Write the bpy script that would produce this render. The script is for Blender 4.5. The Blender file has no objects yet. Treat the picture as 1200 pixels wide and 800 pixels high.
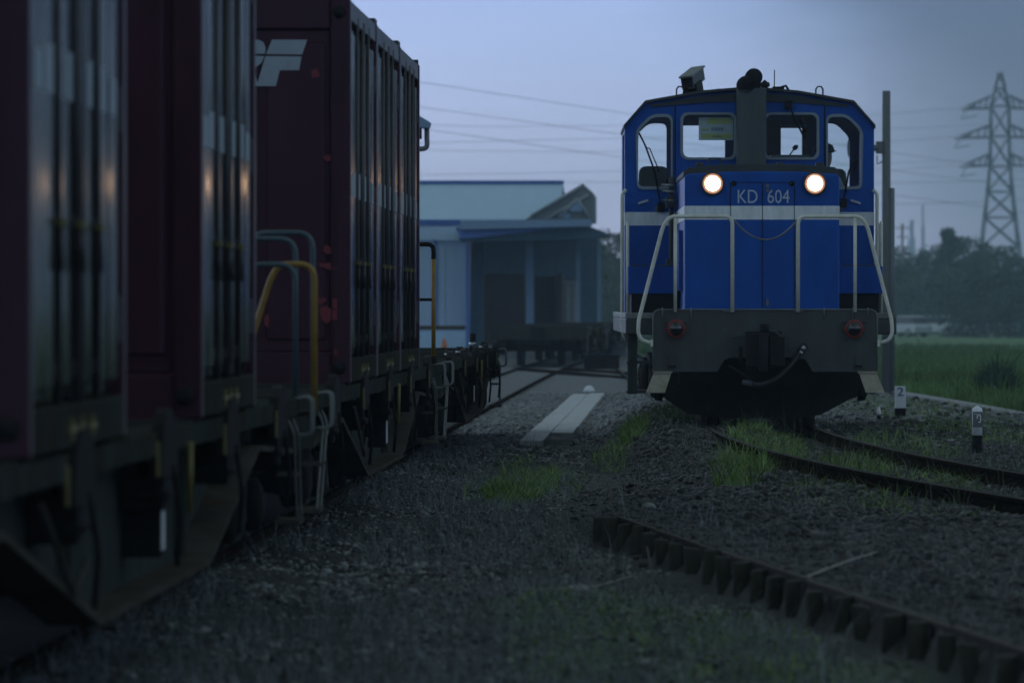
import bpy, bmesh, math, random
import numpy as np
from mathutils import Vector, Matrix
R = math.radians
random.seed(7); rng = np.random.default_rng(7)
S = bpy.context.scene
COL = S.collection
F = 7350.0                       # focal length in pixels of a 1200 px wide picture
VX, VY = 789.0, 359.0            # where the wagon track would vanish
CAMZ = 1.5
def P(px, py, d):                # pixel + distance -> world point, used for measuring the photograph
    return Vector(((px-VX)/F*d, d, CAMZ+(VY-py)/F*d))
def sstep(a, b, x):
    t = np.clip((np.asarray(x, float)-a)/(b-a), 0, 1); return t*t*(3-2*t)
def lerp(a, b, t): return a+(b-a)*t

# ---------------------------------------------------------------- materials
def mat(name, col, rough=.6, metal=0., var=.25, scale=6., stretch=(1,1,1), bump=0., bscale=40., col2=None, f2=(.5,.7), spec=.5, coat=0., rrange=None):
    m = bpy.data.materials.new(name); m.use_nodes = True
    nt = m.node_tree; N = nt.nodes; L = nt.links; b = N['Principled BSDF']
    b.inputs['Roughness'].default_value = rough; b.inputs['Metallic'].default_value = metal
    b.inputs['Specular IOR Level'].default_value = spec
    if coat: b.inputs['Coat Weight'].default_value = coat; b.inputs['Coat Roughness'].default_value = .12
    tc = N.new('ShaderNodeTexCoord'); mp = N.new('ShaderNodeMapping'); mp.inputs['Scale'].default_value = stretch
    L.new(tc.outputs['Object'], mp.inputs['Vector'])
    nz = N.new('ShaderNodeTexNoise'); nz.inputs['Scale'].default_value = scale; nz.inputs['Detail'].default_value = 6; nz.inputs['Roughness'].default_value = .65
    L.new(mp.outputs[0], nz.inputs['Vector'])
    rp = N.new('ShaderNodeValToRGB'); e = rp.color_ramp.elements
    e[0].position = .3; e[1].position = .7
    c = Vector(col)
    e[0].color = (*(c*(1-var)), 1); e[1].color = (*(c*(1+var)), 1)
    L.new(nz.outputs['Fac'], rp.inputs['Fac'])
    out = rp.outputs['Color']
    if col2 is not None:
        n2 = N.new('ShaderNodeTexNoise'); n2.inputs['Scale'].default_value = scale*.6; n2.inputs['Detail'].default_value = 8; n2.inputs['Roughness'].default_value = .7
        ad = N.new('ShaderNodeVectorMath'); ad.operation = 'ADD'; ad.inputs[1].default_value = (7.3, 2.1, 4.4)
        L.new(mp.outputs[0], ad.inputs[0]); L.new(ad.outputs[0], n2.inputs['Vector'])
        mr = N.new('ShaderNodeMapRange'); mr.inputs['From Min'].default_value = f2[0]; mr.inputs['From Max'].default_value = f2[1]
        L.new(n2.outputs['Fac'], mr.inputs['Value'])
        mx = N.new('ShaderNodeMix'); mx.data_type = 'RGBA'
        L.new(mr.outputs[0], mx.inputs['Factor']); L.new(out, mx.inputs['A']); mx.inputs['B'].default_value = (*col2, 1)
        out = mx.outputs['Result']
    L.new(out, b.inputs['Base Color'])
    rr = N.new('ShaderNodeMapRange'); rr.inputs['To Min'].default_value = max(.02, rough-min(.1,rough*.35)); rr.inputs['To Max'].default_value = min(1, rough+min(.12,rough*.35))
    if rrange:
        rr.inputs['From Min'].default_value=.34; rr.inputs['From Max'].default_value=.68; rr.inputs['To Min'].default_value=rrange[0]; rr.inputs['To Max'].default_value=rrange[1]
    L.new(nz.outputs['Fac'], rr.inputs['Value']); L.new(rr.outputs[0], b.inputs['Roughness'])
    if bump:
        nb = N.new('ShaderNodeTexNoise'); nb.inputs['Scale'].default_value = bscale; nb.inputs['Detail'].default_value = 4
        L.new(mp.outputs[0], nb.inputs['Vector'])
        bp = N.new('ShaderNodeBump'); bp.inputs['Strength'].default_value = bump; bp.inputs['Distance'].default_value = .02
        L.new(nb.outputs['Fac'], bp.inputs['Height']); L.new(bp.outputs[0], b.inputs['Normal'])
    return m
def emit(name, col, strength):
    m = bpy.data.materials.new(name); m.use_nodes = True; b = m.node_tree.nodes['Principled BSDF']
    b.inputs['Base Color'].default_value = (.8,.8,.8,1); b.inputs['Emission Color'].default_value = (*col, 1); b.inputs['Emission Strength'].default_value = strength
    return m
def glass(name, tint=(.92,.97,.98), gl=1.0):
    m = bpy.data.materials.new(name); m.use_nodes = True; nt = m.node_tree; N = nt.nodes; L = nt.links
    N.remove(N['Principled BSDF']); o = N['Material Output']
    t = N.new('ShaderNodeBsdfTransparent'); t.inputs[0].default_value = (*tint, 1)
    g = N.new('ShaderNodeBsdfGlossy'); g.inputs['Roughness'].default_value = .03
    fr = N.new('ShaderNodeFresnel'); fr.inputs[0].default_value = 1.5
    mx = N.new('ShaderNodeMixShader')
    L.new(fr.outputs[0], mx.inputs[0]); L.new(t.outputs[0], mx.inputs[1]); L.new(g.outputs[0], mx.inputs[2]); L.new(mx.outputs[0], o.inputs['Surface'])
    return m
M = {}
M['blue']   = mat('loco_blue', (0.01,0.085,0.37), .42, var=.16, scale=3, stretch=(1,1,.5), col2=(.012,.05,.25), f2=(.52,.8), spec=.15)
M['stripe'] = mat('stripe_paint', (0.8,0.82,0.79), .5, var=.1, scale=8, stretch=(2,2,.4), col2=(.58,.58,.53), f2=(.5,.75))
M['cream']  = mat('cream_tube', (0.72,0.69,0.56), .5, var=.15, scale=9, col2=(.3,.25,.16), f2=(.6,.75))
M['creamplate'] = mat('cream_plate', (.36,.31,.22), .6, var=.2, scale=9, col2=(.18,.14,.09), f2=(.5,.75))
M['locogrey'] = mat('loco_grey', (0.046,0.055,0.048), .6, var=.22, scale=2.5, stretch=(2.5,1,.5), col2=(.040,.036,.029), f2=(.48,.70), bump=.15, bscale=25)
M['deckgrey'] = mat('deck_grey', (0.15,0.16,0.145), .6, var=.15, scale=4, col2=(.09,.07,.05), f2=(.5,.75))
M['roofgrey'] = mat('roof_grey', (.040,.045,.045), .7, var=.2, scale=4)
M['stackgrey'] = mat('stack_grey', (.058,.068,.066), .6, var=.2, scale=3, stretch=(2,2,.4))
M['black'] = mat('dark_iron', (.012,.012,.012), .75, var=.4, scale=10, bump=.2, spec=.2)
M['under'] = mat('underframe_dark', (0.012,0.011,0.01), .9, var=.4, scale=8, bump=.3, spec=.12)  # near-black base colour for running gear and dark fittings
M['rubber'] = mat('rubber', (.012,.012,.013), .55, var=.2)
M['winframe'] = mat('window_frame', (.22,.27,.30), .45, var=.1)
M['interior'] = mat('cab_interior', (.035,.045,.04), .8, var=.2)
M['glass'] = glass('pane_glass')
M['lens'] = emit('headlight_glow', (1,.62,.33), 4.2)
M['warmring'] = emit('lamp_bowl_glow', (1,.36,.10), .10)
M['reflector'] = mat('lamp_rim', (.05,.05,.05), .35, metal=.6)
M['redring'] = mat('red_ring', (0.2,0.018,0.011), .5, var=.2)
M['redlens'] = mat('dark_red_lens', (0.01,0.007,0.009), .08, var=.1, coat=.6)
M['letter'] = mat('letter_paint', (0.45,0.52,0.6), .5, var=.1)
M['steel'] = mat('bright_steel', (.45,.46,.46), .35, metal=.7, var=.2)
M['chain'] = mat('chain_steel', (.20,.18,.15), .5, metal=.5)
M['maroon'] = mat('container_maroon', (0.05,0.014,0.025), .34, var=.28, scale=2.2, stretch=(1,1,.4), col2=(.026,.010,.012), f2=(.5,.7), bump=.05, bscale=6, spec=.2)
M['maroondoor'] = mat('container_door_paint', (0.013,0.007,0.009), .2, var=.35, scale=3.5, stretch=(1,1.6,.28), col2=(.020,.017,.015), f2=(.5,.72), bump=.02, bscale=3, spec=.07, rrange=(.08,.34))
M['rod'] = mat('container_rod', (.05,.045,.045), .45, metal=.3, var=.3)
M['white'] = mat('white_paint', (0.85,0.85,0.83), .5, var=.12, scale=12, col2=(.3,.28,.25), f2=(.6,.8))
M['decal'] = mat('logo_white', (0.32,0.36,0.38), .5, var=.12, scale=5, col2=(.25,.24,.24), f2=(.55,.8))
M['redpatch'] = mat('red_touchup', (0.17,0.012,0.018), .5, var=.3, scale=9)
M['wagon'] = mat('wagon_grey', (0.042,0.046,0.038), .6, var=.3, scale=3, stretch=(1,1,.6), col2=(.035,.022,.014), f2=(.5,.7), bump=.1, spec=.0)
M['wagonweb'] = mat('wagon_web', (0.048,0.054,0.05), .6, var=.25, scale=3, col2=(.04,.03,.02), f2=(.55,.75), spec=.0)
M['wagonlight'] = mat('wagon_flange', (0.075,0.07,0.06), .55, var=.3, scale=5, col2=(.06,.04,.025), f2=(.45,.7), spec=.0)
M['yellow'] = mat('yellow_paint', (0.28,0.155,0.02), .5, var=.25, scale=12, col2=(.16,.10,.03), f2=(.58,.75))
M['lime'] = mat('yellow_tag', (0.17,0.14,0.025), .5, var=.2, scale=14)
M['railblue'] = mat('grey_blue_tube', (0.05,0.08,0.09), .5, var=.2, scale=10)
M['rust'] = mat('rail_rust', (.020,.013,.009), .9, var=.4, scale=12, bump=.2, spec=.0)
M['railtop'] = mat('rail_top', (.085,.080,.075), .8, metal=0., var=.3, scale=8, spec=.0)  # sheen on the rail head put into a paler matt colour
M['timber'] = mat('old_timber', (0.04,0.04,0.028), .9, var=.45, scale=14, stretch=(1,1,.25), col2=(.026,.034,.018), f2=(.5,.7), bump=.6, bscale=30)
M['timbertop'] = mat('timber_board', (0.06,0.042,0.026), .9, var=.4, scale=10, stretch=(1,.15,1), bump=.4)
M['slab'] = mat('concrete_slab', (0.42,0.42,0.4), .8, var=.14, scale=5, col2=(.16,.15,.13), f2=(.55,.75), bump=.15)
M['concrete'] = mat('concrete_pole', (.15,.155,.15), .8, var=.2, scale=4, stretch=(1,1,.3), bump=.1)
M['kerb'] = mat('kerb_concrete', (.22,.22,.21), .85, var=.2, scale=5)
M['postblack'] = mat('post_black', (.008,.008,.009), .8, spec=.05)
M['greymark'] = mat('mark_grey', (.13,.14,.15), .6)
M['blueink'] = mat('blue_ink', (.06,.08,.25), .6)
M['paper'] = mat('placard_paper', (0.85,0.86,0.78), .7, var=.05)  # extra pale: light coming through the sheet put into its colour
M['paperyellow'] = mat('placard_yellow', (0.85,0.8,0.22), .7, var=.05)  # yellow raised likewise, backlight painted into the paper
M['skin'] = mat('skin_tone', (.28,.16,.11), .6, var=.05)
M['hair'] = mat('dark_cap', (.012,.012,.015), .7)
M['shirt'] = mat('work_shirt', (.17,.24,.30), .8, var=.1)
M['trousers'] = mat('dark_trousers', (.03,.03,.04), .8)
M['wroof'] = mat('warehouse_roof', (0.4,0.58,0.72), .55, var=.06, scale=.5, stretch=(6,1,1))
M['wblue'] = mat('warehouse_blue', (0.05,0.12,0.36), .5, var=.1)
M['wblue2'] = mat('warehouse_light_blue', (0.1,0.2,0.5), .5, var=.1)
M['wfascia'] = mat('warehouse_fascia', (0.22,0.32,0.44), .6, var=.08)
M['wwall'] = mat('warehouse_wall', (0.46,0.6,0.72), .6, var=.10, scale=1.5, stretch=(3,1,.2))
M['wdark'] = mat('warehouse_shade', (0.06,0.115,0.155), .8, var=.2)  # canopy shade and bluish haze built into the base colour
M['wgable'] = mat('gable_cladding', (0.15,0.17,0.175), .7, var=.25, scale=1.2)
M['crate'] = mat('stored_container', (.055,.03,.03), .6, var=.3)
M['crategrey'] = mat('stored_grey', (0.3,0.32,0.32), .6, var=.2)
M['orange'] = mat('orange_plastic', (.5,.14,.03), .5)
M['steelgrey'] = mat('pylon_steel', (0.15,0.16,0.17), .5, metal=.3, var=.1)  # lightened: distance haze on the pylon put into the colour
M['wire'] = mat('conductor', (0.26,0.28,0.3), .6)  # paler than bare wire, with haze mixed into the colour
M['carwhite'] = mat('car_white', (0.75,0.78,0.8), .3, coat=.5, var=.04)
M['carglass'] = mat('car_glass', (.015,.018,.02), .1, var=.1)
M['bark'] = mat('bark', (.05,.04,.03), .9, var=.3)
M['far'] = mat('far_tower', (0.42,0.47,0.53), .7, var=.1)  # close to the sky tone: haze painted into the towers' colour
M['dome'] = mat('white_dome', (.75,.75,.73), .5, var=.05)
M['pale_stick'] = mat('pale_stick', (0.34,0.31,0.25), .8, var=.3)
M['dark_stick'] = mat('dark_stick', (.015,.013,.011), .8)
def leafmat(name, c1, c2, sc=.6):
    m = mat(name, c1, .6, var=.45, scale=sc, col2=c2, f2=(.42,.62), spec=.25)
    return m
M['leaf1'] = leafmat('leaf_dark', (.038,.068,.036), (.056,.095,.042))
M['leaf2'] = leafmat('leaf_mid', (.055,.095,.045), (.042,.076,.038))
M['leaf3'] = leafmat('leaf_bluish', (.036,.064,.038), (.052,.088,.044))
M['grass'] = leafmat('grass_green', (0.22,0.31,0.11), (.11,.19,.022), 3)
M['fieldgrass'] = leafmat('field_green', (0.11,0.19,0.06), (.06,.085,.022), .15)
M['dry'] = leafmat('dry_stem', (0.23,0.26,0.25), (.07,.072,.06), 3)
M['weed'] = leafmat('weed_grey_green', (0.07,0.1,0.04), (.07,.075,.04), 3)
M['stone'] = leafmat('ballast_stone', (.020,.021,.020), (.040,.036,.031), 7)
M['stone4'] = leafmat('grey_ballast', (.045,.047,.045), (.085,.083,.076), 7)
M['stone3'] = leafmat('brown_ballast', (.024,.020,.016), (.055,.052,.046), 7)
M['stone2'] = leafmat('path_stone', (.15,.165,.15), (.30,.30,.265), 9)

# ---------------------------------------------------------------- mesh builder
class MB:
    def __init__(s): s.v=[]; s.f=[]; s.m=[]; s.sm=[]; s.slots=[]
    def slot(s, name):
        if name not in s.slots: s.slots.append(name)
        return s.slots.index(name)
    def add(s, vs, fs, m, smooth=False):
        o=len(s.v); k=s.slot(m); s.v.extend([tuple(v) for v in vs])
        for f in fs: s.f.append([i+o for i in f]); s.m.append(k); s.sm.append(smooth)
        return s
    def box(s, a, b, m, rot=None, piv=None):
        x0,y0,z0=[min(p,q) for p,q in zip(a,b)]; x1,y1,z1=[max(p,q) for p,q in zip(a,b)]
        vs=[Vector(p) for p in ((x0,y0,z0),(x1,y0,z0),(x1,y1,z0),(x0,y1,z0),(x0,y0,z1),(x1,y0,z1),(x1,y1,z1),(x0,y1,z1))]
        if rot is not None:
            c=Vector(piv) if piv is not None else sum(vs,Vector())/8
            vs=[rot@(v-c)+c for v in vs]
        return s.add(vs,[(0,3,2,1),(4,5,6,7),(0,1,5,4),(1,2,6,5),(2,3,7,6),(3,0,4,7)],m)
    def ring(s, c, ax, r, n, m=None):
        ax=Vector(ax).normalized(); u=ax.cross(Vector((0,0,1)));
        if u.length<1e-3: u=Vector((1,0,0))
        u.normalize(); w=u.cross(ax).normalized()
        return [Vector(c)+r*(math.cos(2*math.pi*i/n)*u+math.sin(2*math.pi*i/n)*w) for i in range(n)]
    def cyl(s, a, b, r, m, n=14, r2=None, caps=True, smooth=True):
        a=Vector(a); b=Vector(b); ax=b-a; r2=r if r2 is None else r2
        vs=s.ring(a,ax,r,n)+s.ring(b,ax,r2,n)
        s.add(vs,[(i,(i+1)%n,(i+1)%n+n,i+n) for i in range(n)],m,smooth)
        if caps: s.add(vs,[tuple(range(n))[::-1],tuple(range(n,2*n))],m)
        return s
    def lathe(s, c, ax, prof, m, n=20):           # prof: (dist along axis, radius)
        c=Vector(c); ax=Vector(ax).normalized(); rows=[]
        vs=[]
        for t,r in prof: vs+=s.ring(c+ax*t,ax,max(r,1e-4),n)
        fs=[(k*n+i,k*n+(i+1)%n,(k+1)*n+(i+1)%n,(k+1)*n+i) for k in range(len(prof)-1) for i in range(n)]
        fs+= [tuple(range(n))[::-1], tuple(range((len(prof)-1)*n,len(prof)*n))]
        return s.add(vs,fs,m,True)
    def tube(s, pts, r, m, n=8, rs=None):
        pts=[Vector(p) for p in pts]; vs=[]; K=len(pts)
        prevu=None
        for k,p in enumerate(pts):
            t=((pts[min(k+1,K-1)]-p).normalized()+(p-pts[max(k-1,0)]).normalized())
            if t.length<1e-6: t=pts[min(k+1,K-1)]-pts[max(k-1,0)]
            t.normalize()
            u=prevu-t*prevu.dot(t) if prevu is not None else t.cross(Vector((.13,.31,.94)))
            if u.length<1e-4: u=t.orthogonal()
            u.normalize(); prevu=u; w=t.cross(u); rr=rs[k] if rs else r
            vs+=[p+rr*(math.cos(2*math.pi*i/n)*u+math.sin(2*math.pi*i/n)*w) for i in range(n)]
        fs=[(k*n+i,k*n+(i+1)%n,(k+1)*n+(i+1)%n,(k+1)*n+i) for k in range(K-1) for i in range(n)]
        s.add(vs,fs,m,True); s.add(vs,[tuple(range(n))[::-1],tuple(range((K-1)*n,K*n))],m)
        return s
    def prism(s, poly, mp, m, smooth=False):      # poly: 2D points; mp(p, k) -> 3D with k=0/1 the two faces
        n=len(poly); vs=[Vector(mp(p,0)) for p in poly]+[Vector(mp(p,1)) for p in poly]
        return s.add(vs,[tuple(range(n))[::-1],tuple(range(n,2*n))]+[(i,(i+1)%n,(i+1)%n+n,i+n) for i in range(n)],m,smooth)
    def plate(s, outer, holes, t, fn, m):         # flat plate with holes, local (u,v,w) -> fn
        cu=bpy.data.curves.new('tmp','CURVE'); cu.dimensions='2D'; cu.fill_mode='BOTH'; cu.extrude=t/2
        for pl in [outer]+list(holes):
            sp=cu.splines.new('POLY'); sp.points.add(len(pl)-1)
            for q,p in zip(sp.points,pl): q.co=(p[0],p[1],0,1)
            sp.use_cyclic_u=True
        return s._curve(cu,fn,m)
    def text(s, body, size, t, fn, m, sx=1., align='CENTER'):
        cu=bpy.data.curves.new('tmp','FONT'); cu.body=body; cu.size=size; cu.extrude=t/2; cu.align_x=align; cu.align_y='BOTTOM_BASELINE' if hasattr(cu,'align_y') else cu.align_y; cu.resolution_u=4
        return s._curve(cu,lambda u,v,w: fn(u*sx,v,w),m)
    def _curve(s,cu,fn,m):
        o=bpy.data.objects.new('tmp',cu); COL.objects.link(o)
        dg=bpy.context.evaluated_depsgraph_get(); dg.update()
        me=bpy.data.meshes.new_from_object(o.evaluated_get(dg))
        s.add([fn(*v.co) for v in me.vertices],[tuple(p.vertices) for p in me.polygons],m)
        bpy.data.objects.remove(o); bpy.data.curves.remove(cu); bpy.data.meshes.remove(me)
        return s
    def build(s, name, parent=None, bevel=0., loc=None, seg=2):
        me=bpy.data.meshes.new(name); me.from_pydata(s.v,[],s.f)
        for k in s.slots: me.materials.append(M[k])
        me.polygons.foreach_set('material_index',s.m); me.polygons.foreach_set('use_smooth',s.sm); me.update()
        bm=bmesh.new(); bm.from_mesh(me); bmesh.ops.remove_doubles(bm,verts=bm.verts,dist=1e-5); bmesh.ops.recalc_face_normals(bm,faces=bm.faces); bm.to_mesh(me); bm.free()
        o=bpy.data.objects.new(name,me); COL.objects.link(o)
        if parent is not None: o.parent=parent
        if loc is not None: o.location=loc
        if bevel:
            b=o.modifiers.new('bevel','BEVEL'); b.width=bevel; b.segments=seg; b.limit_method='ANGLE'; b.angle_limit=R(40); b.harden_normals=False
        return o
def rrect(x0,z0,x1,z1,r,n=4,rr=None):
    out=[]; rs=rr or (r,r,r,r)
    for (cx,cz,a),q in zip(((x0,z0,180),(x1,z0,270),(x1,z1,0),(x0,z1,90)),rs):
        ox=cx+(q if cx==x0 else -q); oz=cz+(q if cz==z0 else -q)
        for k in range(n+1):
            t=R(a+90*k/n); out.append((ox+q*math.cos(t),oz+q*math.sin(t)))
    return out
def roundpoly(pts,r,n=4):
    out=[]; K=len(pts)
    for k in range(K):
        p=Vector(pts[k]); a=Vector(pts[k-1]); b=Vector(pts[(k+1)%K])
        da=(a-p); db=(b-p); q=min(r,da.length*.45,db.length*.45)
        A=p+da.normalized()*q; B=p+db.normalized()*q
        for i in range(n+1):
            t=i/n; out.append(tuple((1-t)**2*A+2*t*(1-t)*p+t*t*B))
    return out
def smooth_path(pts,r=.05,n=5):
    pts=[Vector(p) for p in pts]; out=[pts[0]]
    for k in range(1,len(pts)-1):
        p=pts[k]; da=pts[k-1]-p; db=pts[k+1]-p; q=min(r,da.length*.45,db.length*.45)
        A=p+da.normalized()*q; B=p+db.normalized()*q
        for i in range(n+1):
            t=i/n; out.append((1-t)**2*A+2*t*(1-t)*p+t*t*B)
    out.append(pts[-1]); return out
def tag(o,label=None,cat=None,group=None,kind=None):
    if label: o['label']=label
    if cat: o['category']=cat
    if group: o['group']=group
    if kind: o['kind']=kind
    return o
def thing(name,loc,label,cat,group=None,rz=0.):
    o=bpy.data.objects.new(name,None); COL.objects.link(o); o.location=loc; o.rotation_euler=(0,0,rz); o.empty_display_size=.2
    return tag(o,label,cat,group)
def copy_tree(o,parent=None):
    c=o.copy(); COL.objects.link(c)
    if parent is not None: c.parent=parent
    for ch in list(o.children): copy_tree(ch,c)
    return c
def rawmesh(name,V,Fq,mats,mi=None,smooth=None,parent=None):      # numpy arrays; Fq: (n,3) or (n,4)
    me=bpy.data.meshes.new(name); n,k=Fq.shape
    me.vertices.add(len(V)); me.vertices.foreach_set('co',np.ascontiguousarray(V,dtype=np.float32).ravel())
    me.loops.add(n*k); me.loops.foreach_set('vertex_index',np.ascontiguousarray(Fq,dtype=np.int32).ravel())
    me.polygons.add(n); me.polygons.foreach_set('loop_start',np.arange(0,n*k,k,dtype=np.int32)); me.polygons.foreach_set('loop_total',np.full(n,k,dtype=np.int32))
    for m in mats: me.materials.append(M[m] if isinstance(m,str) else m)
    if mi is not None: me.polygons.foreach_set('material_index',np.asarray(mi,dtype=np.int32))
    if smooth: me.polygons.foreach_set('use_smooth',np.ones(n,dtype=bool))
    me.update(calc_edges=True); me.validate()
    o=bpy.data.objects.new(name,me); COL.objects.link(o)
    if parent is not None: o.parent=parent
    return o
# ================================================================ containers
HL, HW, HH = 1.8575, 1.225, 2.5
def X2(x):                       # fn for plates lying in a y-z plane at x: local (y, z, w) -> world
    return lambda u,v,w: (x+w, u, v)
def make_container():
    root=thing('freight_container',(0,0,0),'x','container')
    b=MB()
    pw=.13
    for sx in (-1,1):
        for sy in (-1,1):
            b.box((sx*HW,sy*HL,.0),(sx*(HW-pw),sy*(HL-pw),HH),'maroon')
        b.box((sx*HW,-HL+pw,.0),(sx*(HW-.10),HL-pw,.16),'wagon'); b.box((sx*(HW-.006),-HL+pw,HH-.14),(sx*(HW-.10),HL-pw,HH),'maroon')
    for sy in (-1,1):
        b.box((-HW+pw,sy*HL,0),(HW-pw,sy*(HL-.1),.20),'maroon'); b.box((-HW+pw,sy*(HL-.004),HH-.20),(HW-pw,sy*(HL-.1),HH),'maroon')
        # end sheet with shallow pressed ribs
        b.box((-HW+pw,sy*(HL-.035),.20),(HW-pw,sy*(HL-.08),HH-.20),'maroon')
        for k in range(5):
            xc=-.88+k*.44
            b.prism([(xc-.19,.28),(xc+.19,.28),(xc+.19,2.22),(xc-.19,2.22)],lambda p,k,sy=sy:(p[0]*(1-.02*k),sy*(HL-.036+.022*k),p[1]),'maroon')
    b.box((-HW+.02,-HL+.02,HH-.05),(HW-.02,HL-.02,HH-.01),'maroon'); b.box((-1.1,-1.7,.06),(1.1,1.7,.14),'maroon')
    b.box((-HW+.05,-HL+pw,.16),(-HW+.09,HL-pw,HH-.14),'maroon')
    for k in range(9): b.box((-HW+.012,-1.62+k*.4,.2),(-HW+.05,-1.42+k*.4,HH-.18),'maroon')
    b.build('body',root,bevel=.010,seg=1)
    # roof ribs and lifting lugs seen along the top edge
    r=MB()
    for k in range(7): r.box((-1.1,-1.5+k*.5-.03,HH-.012),(1.19,-1.5+k*.5+.03,HH+.02),'maroon')
    for sy in (-1,1): r.box((HW-.16,sy*(HL-.02),HH-.02),(HW-.01,sy*(HL-.17),HH+.035),'rod')
    r.build('roof_ribs',root)
    for sx in (-1,1):
        for z in (.10,HH-.09):
            h=MB(); h.lathe((sx*(HW-.075),-HL-.004,z),(0,-1,0),[(-.01,.043),(.004,.043)],'black',12); h.build('corner_casting',root)
    # two side doors
    for s in (-1,1):
        d=MB()
        y0,y1=(s*.012,s*(HL-pw-.01))
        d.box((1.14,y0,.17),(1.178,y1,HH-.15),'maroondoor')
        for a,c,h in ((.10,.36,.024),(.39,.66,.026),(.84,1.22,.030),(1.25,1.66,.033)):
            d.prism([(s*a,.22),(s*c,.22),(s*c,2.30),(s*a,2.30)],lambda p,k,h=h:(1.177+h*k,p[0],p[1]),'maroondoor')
        for z in (.45,1.25,2.1): d.box((1.17,s*1.665,z-.09),(1.217,s*1.715,z+.09),'rod')
        o=d.build('door',root,bevel=.006,seg=1)
        for y in (.055,.75):
            t=MB(); t.tube([(1.207,s*y,.06),(1.207,s*y,2.42)],.019,'rod',8)
            for z in (.28,.8,1.5,2.2): t.box((1.178,s*y-.04,z-.025),(1.214,s*y+.04,z+.025),'rod')
            t.build('locking_bar',o)
            q=MB(); q.box((1.212,s*y-.03,.775),(1.236,s*y+.03,.80),'lime'); q.tube([(1.224,s*y,.80),(1.226,s*(y+.02),.62)],.009,'rod',6); q.build('handle',o)
        for a,c,x,z in ((.12,.34,1.2015,1.39),(.41,.64,1.2035,1.39),(.86,1.20,1.2075,1.39),(1.27,1.56,1.2105,1.36)):
            st=MB(); st.box((x,s*(a+.01),1.22),(x+.002,s*(c-.01),z),'decal'); st.build('marking_band',o)
    for y in (-.42,-.05,.35):
        k=MB(); k.box((1.205,y-.11,.06),(1.238,y+.11,.082),'lime'); k.box((1.226,y-.015,.03),(1.236,y+.015,.11),'lime'); k.build('lock_handle',root)
    # lettering on the end: three leaning capitals with a thin slit
    Lg=MB()
    def pp(x,y): return ((x-412)/179+1.225, 2.5-y/179)
    yy=-HL-.0
    def put(poly): Lg.prism([pp(*q) for q in poly],lambda p,k:(p[0],-HL+.009-.004*k,p[1]),'decal')
    put([(320.5,48),(361.6,48),(355.6,65.2),(313.5,64.6)]); put([(312.8,67.0),(355.0,67.6),(352,83.4),(329.5,83.4),(325,102),(302.5,102)])
    put([(280,48),(305,48),(310.5,51),(313,57),(312.2,64.5),(274,64.2)]); put([(273.4,66.6),(311.8,67),(308,75),(299,82),(305,102),(283,102),(280,86),(275,102),(256,102)])
    put([(243,48),(268,48),(252,92),(244,100),(232,102),(210,102),(216,86),(228,86),(231,82)])
    Lg.build('lettering',root)
    return root
def add_patches(c):
    def pp(x,y): return ((x-412)/179+1.225, 2.5-y/179)
    rr=random.Random(3)
    def blob(cx,cy,rx,ry,n=11,ang=0):
        pts=[]
        for i in range(n):
            t=2*math.pi*i/n; q=.6+.6*rr.random(); x=rx*q*math.cos(t); y=ry*q*math.sin(t)
            pts.append(pp(cx+x*math.cos(ang)-y*math.sin(ang),cy+x*math.sin(ang)+y*math.cos(ang)))
        b=MB(); b.prism(pts,lambda p,k:(p[0],-HL+.011-.004*k,p[1]),'redpatch'); b.build('red_paint_patch',c)
    for a in ((398,180,15,7,11,-.9),(385,186,5,4),(371,88,5,6),(390,311,20,4,11,-.05),(404,300,5,11),(385,292,6,5),(386,368,13,10),(398,354,8,7,9,-.5),(378,352,6,4),(398,412,6,4),(314,374,4,8)): blob(*a)
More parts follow.
